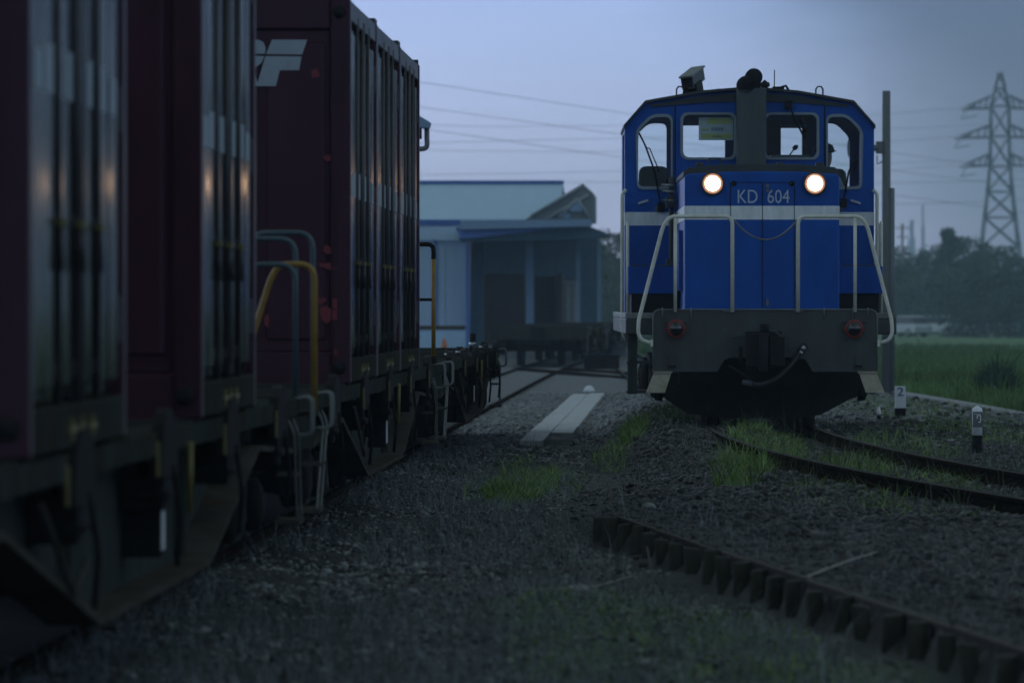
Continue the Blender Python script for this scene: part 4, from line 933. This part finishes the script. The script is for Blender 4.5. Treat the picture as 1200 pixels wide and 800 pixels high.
# lamp arm showing past the last container: hood with a bent pipe under it
d=84.; p=P(480,359,d)
t=thing('yard_lamp',(p.x,d,-.1),'grey hooded lamp with bent pipe, sticking out beyond the last container','lamp')
sc=d/F
b=MB(); b.cyl((-.25,0,0),(-.25,0,(359-150)*sc+1.6),.07,'concrete',12); b.build('pole',t)
def Q(px,py): return ((px-480)*sc,(359-py)*sc+1.6)
b=MB(); b.prism([Q(470,131),Q(492,136),Q(505,144),Q(503,151),Q(470,148)],lambda p,k:(p[0],-.2+.4*k,p[1]),'wfascia'); b.build('hood',t,bevel=.01)
b=MB(); b.tube(smooth_path([(Q(500,150)[0],0,Q(500,150)[1]),(Q(500.5,176)[0],0,Q(500.5,174)[1]),(Q(476,176)[0],0,Q(476,176)[1])],.06),.035,'steelgrey',10); b.box((Q(480,150)[0],-.08,Q(480,163)[1]),(Q(494,150)[0],.08,Q(494,149)[1]),'black'); b.build('bent_pipe',t)
# ================================================================ warehouse
def W_(px,py,d): return P(px,py,d)
wh=thing('warehouse',(-10,215,0),'long pale blue-grey warehouse with canopy roof behind the empty wagons','building')
wh.location=(0,0,0)
D=205.
ez=W_(0,257,D).z; rz_=W_(0,215,216).z
def addpoly(b,pts,th,m):                  # thin slab below a roof polygon
    n=len(pts); vs=[Vector(p) for p in pts]+[Vector(p)-Vector((0,0,th)) for p in pts]
    b.add(vs,[tuple(range(n)),tuple(range(n,2*n))[::-1]]+[(i,(i+1)%n,(i+1)%n+n,i+n) for i in range(n)],m)
b=MB()
e0=W_(655,257,D); r0=W_(660,216,216.)
addpoly(b,[(-34,D,ez),(e0.x,D,ez),(r0.x,216,rz_),(-34,216,rz_)],.12,'wroof')
addpoly(b,[(-34,216.05,rz_),(r0.x,216.05,rz_),(e0.x,227,ez),(-34,227,ez)],.12,'wroof')
b.build('roof',wh)
b=MB(); b.box((-34,215.7,rz_-.02),(r0.x+.02,216.4,rz_+.10),'wblue'); b.build('ridge_cap',wh)
# raised shed end leaning on the roof
b=MB(); g0=W_(612,258,203.6)
pts=[W_(614,258,203.6),W_(683,215,203.6),W_(695,226,203.6),W_(695,258,203.6)]
b.prism([(p.x,p.z) for p in pts],lambda p,k:(p[0],203.6+9*k,p[1]),'wgable')
gb=b.build('gable_end',wh)
b=MB()
for (x0,y0,x1,y1) in ((640,257,690,228),(655,257,676,232),(676,232,692,257),(622,253,683,217)):
    a=W_(x0,y0,203.5); c=W_(x1,y1,203.5); b.tube([(a.x,203.5,a.z),(c.x,203.5,c.z)],.05,'crategrey',6)
b.build('truss_bars',gb)
b=MB(); 
for (x0,y0,x1,y1) in ((668,236,682,248),(655,250,668,256)): a=W_(x0,y1,203.52); c=W_(x1,y0,203.52); b.box((a.x,203.50,a.z),(c.x,203.56,c.z),'wfascia')
b.build('gable_light',gb)
# canopy in front
b=MB()
DC=196.
L0=W_(480,258,DC); L1=W_(540,258,DC); 
b.box((-34,DC,W_(0,264,DC).z),(L1.x,DC+.3,W_(0,257.5,DC).z),'wblue'); b.box((-34,DC+.05,W_(0,281,DC).z),(L1.x,DC+.3,W_(0,264.2,DC).z),'wwall')
b.build('left_fascia',wh)
b=MB(); a=W_(539,268,DC-4); c=W_(694,257,DC-4)
b.prism([(W_(539.5,269,DC-4).x,W_(0,269,DC-4).z),(W_(694,265,DC-4).x,W_(0,265,DC-4).z),(c.x,c.z),(W_(539.5,258,DC-4).x,W_(0,258,DC-4).z)],lambda p,k:(p[0],DC-4+.4*k,p[1]),'wfascia'); b.build('canopy_fascia',wh)
b=MB(); b.prism([(W_(539.5,283,DC-3.8).x,W_(0,281,DC).z),(W_(560,281,DC).x,W_(0,280,DC).z),(W_(690,266,DC).x,W_(0,266,DC).z),(W_(539.5,269.5,DC).x,W_(0,269.5,DC).z)],lambda p,k:(p[0],DC-3.7+.2*k,p[1]),'wblue2'); b.build('canopy_band',wh)
b=MB(); zt=W_(0,268,DC).z
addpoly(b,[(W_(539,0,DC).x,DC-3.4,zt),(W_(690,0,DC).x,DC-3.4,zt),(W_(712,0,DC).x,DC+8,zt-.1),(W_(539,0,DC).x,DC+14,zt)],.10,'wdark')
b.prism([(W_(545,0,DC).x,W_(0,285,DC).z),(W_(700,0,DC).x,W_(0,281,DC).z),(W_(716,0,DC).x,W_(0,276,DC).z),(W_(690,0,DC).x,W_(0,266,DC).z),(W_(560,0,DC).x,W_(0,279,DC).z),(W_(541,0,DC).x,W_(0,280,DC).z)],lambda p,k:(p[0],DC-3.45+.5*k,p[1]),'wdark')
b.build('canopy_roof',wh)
b=MB(); zt=W_(0,281,DC).z
b.box((-34,DC+.35,-.1),(W_(546,0,DC).x,DC+.6,zt),'wwall')
for k in range(60): b.box((-33.9+k*.45,DC+.31,0),(-33.9+k*.45+.2,DC+.352,zt-.02),'wwall') if -33.9+k*.45+.2<W_(546,0,DC).x else None
b.build('wall',wh)
b=MB(); b.box((W_(508,0,DC).x,DC+.22,-.05),(W_(511,0,DC).x,DC+.35,zt),'wblue2'); b.box((W_(546,0,DC).x,DC-.1,-.05),(W_(550,0,DC).x,DC+.6,zt),'wblue2'); b.build('blue_posts',wh)
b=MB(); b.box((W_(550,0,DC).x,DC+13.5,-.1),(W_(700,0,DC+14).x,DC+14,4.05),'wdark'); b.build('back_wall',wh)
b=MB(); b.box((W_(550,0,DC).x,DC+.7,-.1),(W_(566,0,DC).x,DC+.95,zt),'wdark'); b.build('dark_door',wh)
for (x0,x1,dd) in ((616,625,DC+2),(675,680,DC+6),(700,704,DC+8)):
    b=MB(); b.box((W_(x0,0,dd).x,dd,-.1),(W_(x1,0,dd).x,dd+.25,zt+.05),'wfascia'); b.build('column',wh)
b=MB(); b.box((-20,DC-1,-.3),(W_(735,0,DC).x,DC+14,.25),'kerb'); b.build('platform',wh)
# goods standing under the canopy
for i,(x0,x1,y0,y1,dd,m,lab) in enumerate(((567,614,322,392,DC+3,'crate','dark stored container under the canopy, left of the pale column'),(627,650,325,392,DC+4,'crate','dark stored container right of the pale column under the canopy'),(652,659,322,392,DC+3.2,'orange','narrow rusty orange stack under the canopy'),(660,676,330,392,DC+5,'crategrey','tall grey stack at the right under the canopy'))):
    a=W_(x0,y1,dd); c=W_(x1,y0,dd); t=thing('storage_box',((a.x+c.x)/2,dd,.25),lab,'container','goods stored under the canopy'); hw=(c.x-a.x)/2; hh=c.z-.25
    mm=m if m!='orange' else 'crate'
    b=MB(); b.box((-hw,0,0),(hw,2.2,hh),mm)
    n=max(2,int(hw/.12))
    for k in range(n): xx=-hw+(k+.5)*2*hw/n; b.box((xx-.03,-.035,.05),(xx+.03,0,hh-.05),mm)
    b.build('body',t); b=MB(); b.box((-hw-.01,-.045,hh-.06),(hw+.01,2.21,hh+.03),mm); b.build('lid',t)
d=150.; p=P(523,401,d); t=thing('traffic_cone',(p.x-.05,d,0.),'small orange traffic cone in front of the pale warehouse wall','cone')
b=MB(); b.box((-.2,-.2,0),(.2,.2,.05),'orange'); b.build('base',t); b=MB(); b.lathe((0,0,.045),(0,0,1),[(0,.16),(.62,.05),(.68,.04)],'orange',14); b.build('cone_body',t)
d=176.; p0=P(486,402,d); p1=P(545,384,d); t=thing('low_wall',(0,0,0),'low pale blue barrier with dirty yellow top along the warehouse front','barrier')
b=MB(); b.box((p0.x-3,d,-.1),(p1.x,d+.3,p1.z-.05),'wroof'); b.build('panel',t); b=MB(); b.box((p0.x-3,d-.03,p1.z-.05),(p1.x,d+.33,p1.z+.06),'timbertop'); b.build('coping',t)
d=150.; p=P(705,428,d); t=thing('relay_box',(p.x,d,0),'dark low box on the ground between the far wagon and the locomotive','box')
b=MB(); b.box((-.42,0,0),(.42,.5,.30),'under'); b.build('body',t,bevel=.02); b=MB(); b.box((-.45,-.03,.30),(.45,.53,.34),'under'); b.build('lid',t)
# ================================================================ trees
def leaf_cloud(clumps,n,size,g):
    cs=np.array([c[:3] for c in clumps]); rs=np.array([c[3] for c in clumps]); w=rs**2; w=w/w.sum()
    k=g.choice(len(clumps),n,p=w); d=g.normal(size=(n,3)); d/=np.linalg.norm(d,axis=1)[:,None]
    r=rs[k]*(.55+.55*g.random(n)**.6); c=cs[k]+d*r[:,None]*np.array([1,1,.8])
    u=g.normal(size=(n,3)); u/=np.linalg.norm(u,axis=1)[:,None]; v=np.cross(u,g.normal(size=(n,3))); v/=np.linalg.norm(v,axis=1)[:,None]
    s=size*g.uniform(.6,1.4,n)[:,None]; u=u*s; v=v*s*.55
    V=np.stack([c-u,c+v*.9,c+u,c-v*.9],1).reshape(-1,3); Fq=np.arange(4*n).reshape(n,4); return V,Fq
def make_tree(name,H,Wd,kind,g,nl=2600,low=.15):
    root=thing(name,(0,0,0),'x','tree')
    cl=[]
    for i in range(16 if kind!='cone' else 14):
        t=g.random(); z=H*(low+(.92-low)*t)
        prof={'round':math.sin(math.pi*min(1,.18+.8*t))**.7,'cone':(1-t)*.9+.08,'bush':math.cos(t*1.45)**.6}[kind]
        a=g.uniform(0,6.28); r=Wd/2*prof*math.sqrt(g.random())
        cl.append((r*math.cos(a),r*math.sin(a),z,Wd*(.13+.12*g.random())*(.75 if kind!='cone' else .55)))
    V,Fq=leaf_cloud(cl,nl,.17*(H/8)**.5,g); c=rawmesh('crown',V,Fq,[{'round':'leaf2','cone':'leaf1','bush':'leaf3'}[kind] if g.random()<.7 else 'leaf1'],parent=root)
    b=MB(); b.tube([(0,0,-.3),(.06,0,H*.25),(-.05,.05,H*.5),(.02,0,H*.8)],.1,'bark',7,rs=[.035*H*.55,.025*H*.55,.016*H*.55,.006*H])
    for q in cl[:7]: b.tube([(0,0,max(.12*H,q[2]*.55)),(q[0]*.5,q[1]*.5,q[2]*.8),(q[0],q[1],q[2])],.04,'bark',5,rs=[.010*H,.007*H,.003*H])
    b.build('trunk',root)
    return root
g=np.random.default_rng(77)
kinds=[make_tree('broadleaf_tree',7.5,6.5,'round',g),make_tree('broadleaf_tree',8,5.5,'round',g),make_tree('conifer_tree',8.5,4.2,'cone',g),make_tree('bushy_tree',5.,7,'bush',g,3000,.05),make_tree('bushy_tree',5.5,5.5,'bush',g,2600,.05)]
used=set()
# (pixel x, pixel y of the top, distance, kind, label)
TR=[(1052,281,640,0,'hazy tree just right of the concrete pole'),(1068,284,620,1,'low rounded treetop below the far tower block'),(1083,280,600,0,'tree standing between the far tower block and the pointed conifer'),
 (1100,272,560,1,'tree touching the left flank of the pointed conifer'),(1113,262,540,2,'pointed conifer, highest tip of the tree line'),(1128,271,540,1,'rounded tree leaning on the right flank of the pointed conifer'),(1144,272,560,0,'tree filling the dip left of the pylon foot'),
 (1160,292,600,1,'low tree in front of the left leg of the pylon'),(1176,287,590,0,'tree in front of the right leg of the pylon'),(1192,283,560,1,'tree at the right edge right of the pylon'),(1212,281,560,0,'tree cut off by the right edge of the picture'),
 (1062,315,520,4,'dark bush above the two white cars'),(1090,318,510,3,'wide dark bush above the right white car'),(1112,322,500,4,'mid-height bush right of the white cars'),(1140,300,470,3,'big rounded bush below the conifer'),(1168,298,455,3,'large dark rounded bush below the pylon'),(1198,296,450,3,'large dark bush at the right edge of the field'),
 (1128,345,470,4,'small dark bush at the field edge right of the cars'),(1152,350,460,3,'low spreading bush at the far edge of the field'),(1182,345,450,4,'low dark bush at the field edge near the right side'),(1078,352,560,3,'low hedge bush directly behind the white cars'),(1047,345,560,4,'bush partly hidden by the concrete pole'),
 (714,262,430,0,'tree showing between the warehouse canopy and the locomotive'),(735,266,430,1,'tree half hidden by the left edge of the locomotive cab'),(700,285,420,3,'dark bush behind the canopy end'),(722,320,400,3,'low dark bush left of the locomotive under the tree'),(745,300,420,4,'bush behind the left side of the locomotive')]
base_h=[7.5,8,8.5,5.,5.5]
for (px,py,d,k,lab) in TR:
    o=kinds[k] if k not in used else copy_tree(kinds[k]); used.add(k)
    x=(px-VX)/F*d; zb=-.75 if px>900 else -.4; top=P(px,py,d).z; s=(top-zb)/(base_h[k]*.95)
    o.location=(x,d,zb); wsc=min(max(s,.75),1.25)
    o.scale=(wsc,wsc,s); o.rotation_euler=(0,0,g.uniform(0,6.28)); o['label']=lab; o['group']='trees behind the field' if px>900 else 'trees behind the warehouse'
# distant wood closing the gaps behind the individual trees
V=[]; 
cl=[]
for k in range(150):
    px=rng.uniform(1035,1235); d=rng.uniform(640,700); cl.append(((px-VX)/F*d,d,-.75+rng.uniform(0,1)**.8*rng.uniform(3.5,6.2),1.3))
for k in range(110):
    px=rng.uniform(1235,1420); d=rng.uniform(600,700); cl.append(((px-VX)/F*d,d,-.75+rng.uniform(0,1)**.8*rng.uniform(3.5,6.2),1.3))
for k in range(90):
    px=rng.uniform(765,1040); d=rng.uniform(640,700); cl.append(((px-VX)/F*d,d,-.75+rng.uniform(0,3.2),1.2))
for k in range(130):
    px=rng.uniform(690,765); d=rng.uniform(450,490); cl.append(((px-VX)/F*d,d,-.75+rng.uniform(0,5.4),1.1))
V,Fq=leaf_cloud(cl,76000,.28,rng); o=rawmesh('distant_woods',V,Fq,['leaf3']); tag(o,'dim mass of woods behind the single trees along the horizon','woods',kind='stuff')
# bush in the field
n=900; r=np.sqrt(rng.random(n)); a=rng.uniform(0,6.28,n); d=97.
p=P(1168,455,d); xx=p.x+.32*r*np.cos(a); yy=d+.9*r*np.sin(a)
V,Fq=blades(xx,yy,.50*np.exp(rng.normal(0,.25,n))*(1.1-.6*r),np.full(n,.035),rng,.55); o=rawmesh('field_bush',V,Fq,['leaf3']); tag(o,'dark leafy clump standing in the green field below the pylon','bush')
# ================================================================ cars
def make_car():
    root=thing('parked_car',(0,0,0),'x','car')
    W2=.82; b=MB()
    prof=[(-2.1,.30),(2.1,.30),(2.15,.62),(2.05,.82),(1.25,.92),(-2.0,.95),(-2.15,.7)]
    b.prism(prof,lambda p,k:((-1+2*k)*W2,p[0],p[1]),'carwhite'); b.build('body',root,bevel=.06)
    b=MB(); b.prism([(-1.85,.93),(1.2,.93),(.45,1.46),(.1,1.52),(-1.5,1.50)],lambda p,k:((-1+2*k)*(W2-.06-(p[1]-.93)*.22),p[0],p[1]),'carglass'); ca=b.build('window_band',root,bevel=.03)
    b=MB(); b.prism([(.42,1.47),(.1,1.53),(-1.5,1.51),(-1.58,1.44)],lambda p,k:((-1+2*k)*(W2-.16),p[0],p[1]),'carwhite'); b.build('roof',root,bevel=.03)
    for sx in (-1,1):
        for y in (-1.3,1.35):
            b=MB(); b.lathe((sx*(W2-.16),y,.30),(sx,0,0),[(0,.31),(.16,.31),(.19,.27),(.18,.18)],'rubber',18); w=b.build('wheel',root); b=MB(); b.lathe((sx*(W2+.005),y,.30),(sx,0,0),[(0,.18),(.03,.17),(.04,.05)],'steel',14); b.build('rim',w)
        b=MB(); b.box((sx*.45,-2.17,.62),(sx*.75,-2.10,.76),'steel'); b.build('headlight',root,bevel=.02)
        b=MB(); b.box((sx*.5,2.08,.62),(sx*.78,2.17,.78),'redlens'); b.build('tail_lamp',root,bevel=.02)
    return root
car=make_car()
for i,(px,py,d,rz,lab) in enumerate(((1060,393,460,R(38),'white car nearer the concrete pole at the far edge of the field'),(1095,394,470,R(62),'white car standing sideways, right of the other white car'),(1160,393,470,R(80),'dim pale car half hidden by bushes at the far edge, right of both white cars'))):
    c=car if i==0 else copy_tree(car); c.location=((px-VX)/F*d,d,-.72); c.rotation_euler=(0,0,rz); c['label']=lab; c['group']='cars parked beyond the field'
# ================================================================ pylon, wires, far towers
DP=1000.; s=DP/F
py_=thing('transmission_pylon',((1171-VX)*s,DP,-1.),'tall steel lattice pylon with three pairs of arms above the trees on the right','pylon')
def TZ(y): return (VY-y)*s+CAMZ+1.0
lev=[(86,.25),(104,.75),(125,1.45),(160,1.45),(195,1.6),(225,2.0),(255,2.45),(290,3.0),(330,3.8),(372,4.7)]
lev=[(TZ(y),w) for y,w in lev]
b=MB()
for (z0,w0),(z1,w1) in zip(lev[:-1],lev[1:]):
    for sx,sy in ((1,1),(1,-1),(-1,1),(-1,-1)):
        b.tube([(sx*w0,sy*w0,z0),(sx*w1,sy*w1,z1)],.24,'steelgrey',5)
    for q in (0,1):
        for sy in (-1,1):
            A=lambda sx,w,z:((sx*w,sy*w,z) if q==0 else (sy*w,sx*w,z))
            n=2 if abs(z0-z1)>5.2 else 1
            for j in range(n):
                t0,t1=j/n,(j+1)/n; za,zb=lerp(z0,z1,t0),lerp(z0,z1,t1); wa,wb=lerp(w0,w1,t0),lerp(w0,w1,t1)
                b.tube([A(-1,wa,za),A(1,wb,zb)],.14,'steelgrey',4); b.tube([A(1,wa,za),A(-1,wb,zb)],.14,'steelgrey',4); b.tube([A(-1,wb,zb),A(1,wb,zb)],.14,'steelgrey',4)
b.build('tower_body',py_)
arms=[(127,6.2),(161,7.2),(194,6.3)]
for y,Lx in arms:
    for sx in (-1,1):
        b=MB(); z=TZ(y); w=1.45; tip=(sx*Lx,0,z-.2)
        for sy in (-1,1):
            b.tube([(sx*w,sy*w,z),tip],.20,'steelgrey',5); b.tube([(sx*w,sy*w,z+1.9),tip],.20,'steelgrey',5)
            for k in range(1,5):
                t=k/5; p0=lerp(Vector((sx*w,sy*w,z)),Vector(tip),t); p1=lerp(Vector((sx*w,sy*w,z+1.9)),Vector(tip),t-.1); b.tube([p0,p1],.12,'steelgrey',4)
        b.build('cross_arm',py_)
        b=MB()
        if sx<0: b.tube([(sx*Lx,0,z-.2),(sx*Lx-.6+2.0,-18,z-.35)],.22,'steelgrey',6); b.tube([(sx*(Lx-1.),0,z-.2),(sx*(Lx+.3),-6,z-1.9),(sx*(Lx-2.),-10,z-1.6)],.09,'steelgrey',5)
        else: b.tube([(sx*Lx,0,z-.2),(sx*Lx,0,z-3.0)],.22,'steelgrey',6)
        b.build('insulator_string',py_)
def wire(pts,lab,r=.035):
    b=MB(); b.tube(pts,r,'wire',5); o=b.build('power_line'); tag(o,lab,'power line','power lines across the sky'); return o
def sag(a,c,dip,n=24): return [lerp(Vector(a),Vector(c),i/n)-Vector((0,0,4*dip*(i/n)*(1-i/n))) for i in range(n+1)]
# conductors from the pylon's left arms to the next tower far away on the left
for (y,Lx),(yl,nm) in zip(arms,((150,'topmost'),(172,'middle'),(214,'lowest'))):
    a=((1171-VX)*s-Lx,DP,(VY-y)*s+CAMZ); pl_=P(-300,yl-60,820); wire(sag(a,pl_,4.5),f'{nm} of the three power lines drooping left from the pylon arms',.035)
for (x0,y0,d0,x1,y1,d1,dip,lab) in ((440,88,300,1300,215,420,.1,'power line slanting down from upper left behind the locomotive roof'),(440,118,320,1300,232,440,.1,'thinner power line parallel below the slanting one'),(420,140,300,1300,262,420,.1,'lowest slanting power line, passing just above the warehouse ridge'),
    (440,168,360,1300,138,620,.35,'nearly level power line behind the cab windows'),(420,206,360,1300,180,620,.3,'lower nearly level power line just above the warehouse roof'),(900,214,500,1300,205,560,.3,'level power line crossing the pylon legs'),(900,240,500,1300,228,560,.3,'lowest level power line just above the trees on the right')):
    wire(sag(P(x0,y0,d0),P(x1,y1,d1),dip),lab,.013 if d0<450 else .02)
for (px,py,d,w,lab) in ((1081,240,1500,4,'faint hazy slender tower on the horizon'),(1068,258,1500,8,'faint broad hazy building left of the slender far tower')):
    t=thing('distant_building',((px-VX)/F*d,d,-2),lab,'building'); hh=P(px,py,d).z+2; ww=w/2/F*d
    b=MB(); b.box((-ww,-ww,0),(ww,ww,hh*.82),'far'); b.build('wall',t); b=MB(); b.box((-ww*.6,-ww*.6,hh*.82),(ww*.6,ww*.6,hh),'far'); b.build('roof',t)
d=560.; p=P(1057,262,d); t=thing('wooden_pole',(p.x,d,-.75),'thin distant utility pole with crossbar rising from the trees beside the concrete pole','pole')
b=MB(); b.cyl((0,0,0),(0,0,p.z+.75),.11,'concrete',8); b.build('shaft',t); b=MB(); b.box((-.7,-.05,p.z+.3),(.7,.05,p.z+.40),'concrete'); b.box((-.5,-.05,p.z-.5),(.5,.05,p.z-.40),'concrete'); b.build('crossbar',t)
# ================================================================ air, light, camera
b=MB(); b.box((-1750,-75,-5),(1750,3150,62),'wire'); hz=b.build('haze'); hz['kind']='stuff'; hz['label']='thin bluish evening haze over the whole yard'
hm=bpy.data.materials.new('haze_volume'); hm.use_nodes=True; nt=hm.node_tree; nt.nodes.remove(nt.nodes['Principled BSDF'])
pv=nt.nodes.new('ShaderNodeVolumePrincipled'); pv.inputs['Color'].default_value=(.72,.90,1.0,1); pv.inputs['Density'].default_value=.00038; pv.inputs['Anisotropy'].default_value=.25
nt.links.new(pv.outputs[0],nt.nodes['Material Output'].inputs['Volume']); hz.data.materials.clear(); hz.data.materials.append(hm)
w=bpy.data.worlds.new('World'); S.world=w; w.use_nodes=True; nt=w.node_tree; N=nt.nodes; L=nt.links; bg=N['Background']
SUN_EL,SUN_AZ=3.0,-24.0                    # low sun behind cloud, beyond the warehouse to the left of the view
sk=N.new('ShaderNodeTexSky'); sk.sky_type='NISHITA'; sk.sun_disc=False; sk.sun_elevation=R(SUN_EL); sk.sun_rotation=R(SUN_AZ); sk.air_density=1.0; sk.dust_density=.6; sk.ozone_density=5.
tc=N.new('ShaderNodeTexCoord')
def mixc(a,b,f,mode='MIX'):
    m=N.new('ShaderNodeMix'); m.data_type='RGBA'; m.blend_type=mode
    for k,v in (('Factor',f),('A',a),('B',b)):
        if isinstance(v,float): m.inputs[k].default_value=v
        elif isinstance(v,tuple): m.inputs[k].default_value=(*v,1)
        else: L.new(v,m.inputs[k])
    return m.outputs['Result']
def mrange(src,a,b,c,d):
    m=N.new('ShaderNodeMapRange'); m.interpolation_type='SMOOTHSTEP'
    for k,v in zip(('From Min','From Max','To Min','To Max'),(a,b,c,d)): m.inputs[k].default_value=v
    L.new(src,m.inputs['Value']); return m.outputs[0]
def scalec(c,f):
    m=N.new('ShaderNodeVectorMath'); m.operation='SCALE'; L.new(c,m.inputs[0]); L.new(f,m.inputs['Scale']); return m.outputs[0]
hs=N.new('ShaderNodeHueSaturation'); hs.inputs['Saturation'].default_value=.55; L.new(sk.outputs[0],hs.inputs['Color'])
low=mixc(hs.outputs[0],(.305,.39,.76),1.,'MULTIPLY')
bw=N.new('ShaderNodeRGBToBW'); L.new(sk.outputs[0],bw.inputs[0])
cr=N.new('ShaderNodeCombineColor')
for k,v in (('Red',1.28),('Green',1.74),('Blue',2.02)):
    m=N.new('ShaderNodeMath'); m.operation='MULTIPLY'; m.inputs[1].default_value=v; L.new(bw.outputs[0],m.inputs[0]); L.new(m.outputs[0],cr.inputs[k])
sx=N.new('ShaderNodeSeparateXYZ'); L.new(tc.outputs['Generated'],sx.inputs[0])
col=mixc(low,cr.outputs[0],mrange(sx.outputs['Z'],.06,.34,0.,1.))    # grey overcast above a lilac gap along the horizon
# uneven cloud: broad soft noise over the dome, and lens falloff painted in as darker sky to the upper right
nz=N.new('ShaderNodeTexNoise'); nz.inputs['Scale'].default_value=3.2; nz.inputs['Detail'].default_value=5; nz.inputs['Roughness'].default_value=.55
mp=N.new('ShaderNodeMapping'); mp.inputs['Scale'].default_value=(1,1,2.2); L.new(tc.outputs['Generated'],mp.inputs[0]); L.new(mp.outputs[0],nz.inputs['Vector'])
col=scalec(col,mrange(nz.outputs['Fac'],.3,.7,.85,1.1))
n2=N.new('ShaderNodeTexNoise'); n2.inputs['Scale'].default_value=22; n2.inputs['Detail'].default_value=3; L.new(mp.outputs[0],n2.inputs['Vector'])
dt=N.new('ShaderNodeVectorMath'); dt.operation='DOT_PRODUCT'; dt.inputs[1].default_value=(1,0,.55); L.new(tc.outputs['Generated'],dt.inputs[0])
ad=N.new('ShaderNodeMath'); ad.operation='MULTIPLY_ADD'; ad.inputs[1].default_value=.03; L.new(n2.outputs['Fac'],ad.inputs[0]); L.new(dt.outputs['Value'],ad.inputs[2])
falloff=mrange(ad.outputs[0],.022,.10,0.,1.); back=mrange(ad.outputs[0],.25,.6,1.,.3)
bk=N.new('ShaderNodeMath'); bk.operation='MULTIPLY'; L.new(falloff,bk.inputs[0]); L.new(back,bk.inputs[1])
col=scalec(col,mrange(bk.outputs[0],0.,1.,1.,.30))
L.new(col,bg.inputs['Color']); bg.inputs['Strength'].default_value=.15
sd=bpy.data.lights.new('sun','SUN'); sd.energy=.03; sd.angle=R(40); sd.color=(.95,.97,1.0); so=bpy.data.objects.new('sun',sd); COL.objects.link(so)
def aim_sun(az,el):                         # azimuth from +Y toward +X
    v=Vector((math.sin(R(az))*math.cos(R(el)),math.cos(R(az))*math.cos(R(el)),math.sin(R(el)))); so.rotation_euler=v.to_track_quat('Z','Y').to_euler()
aim_sun(SUN_AZ,SUN_EL)
cd=bpy.data.cameras.new('camera'); cam=bpy.data.objects.new('camera',cd); COL.objects.link(cam); S.camera=cam
cam.location=(0,0,CAMZ); yaw=math.atan((VX-600)/F); pitch=math.atan((400-VY)/F)
cam.rotation_euler=(R(90)-pitch,0,yaw)
cd.sensor_width=36; cd.lens=36*F/1200; cd.clip_end=12000; cd.clip_start=.5
cd.dof.use_dof=True; cd.dof.focus_distance=59; cd.dof.aperture_fstop=4.6; cd.dof.aperture_blades=9
S.view_settings.view_transform='Standard'; S.view_settings.look='None'; S.view_settings.gamma=1; S.view_settings.exposure=2.3
S.render.engine='CYCLES'; c=S.cycles; c.use_denoising=True
try: c.denoiser='OPENIMAGEDENOISE'
except Exception: pass
c.max_bounces=6; c.diffuse_bounces=3; c.glossy_bounces=3; c.transmission_bounces=4; c.transparent_max_bounces=8; c.volume_bounces=1; c.sample_clamp_indirect=4.
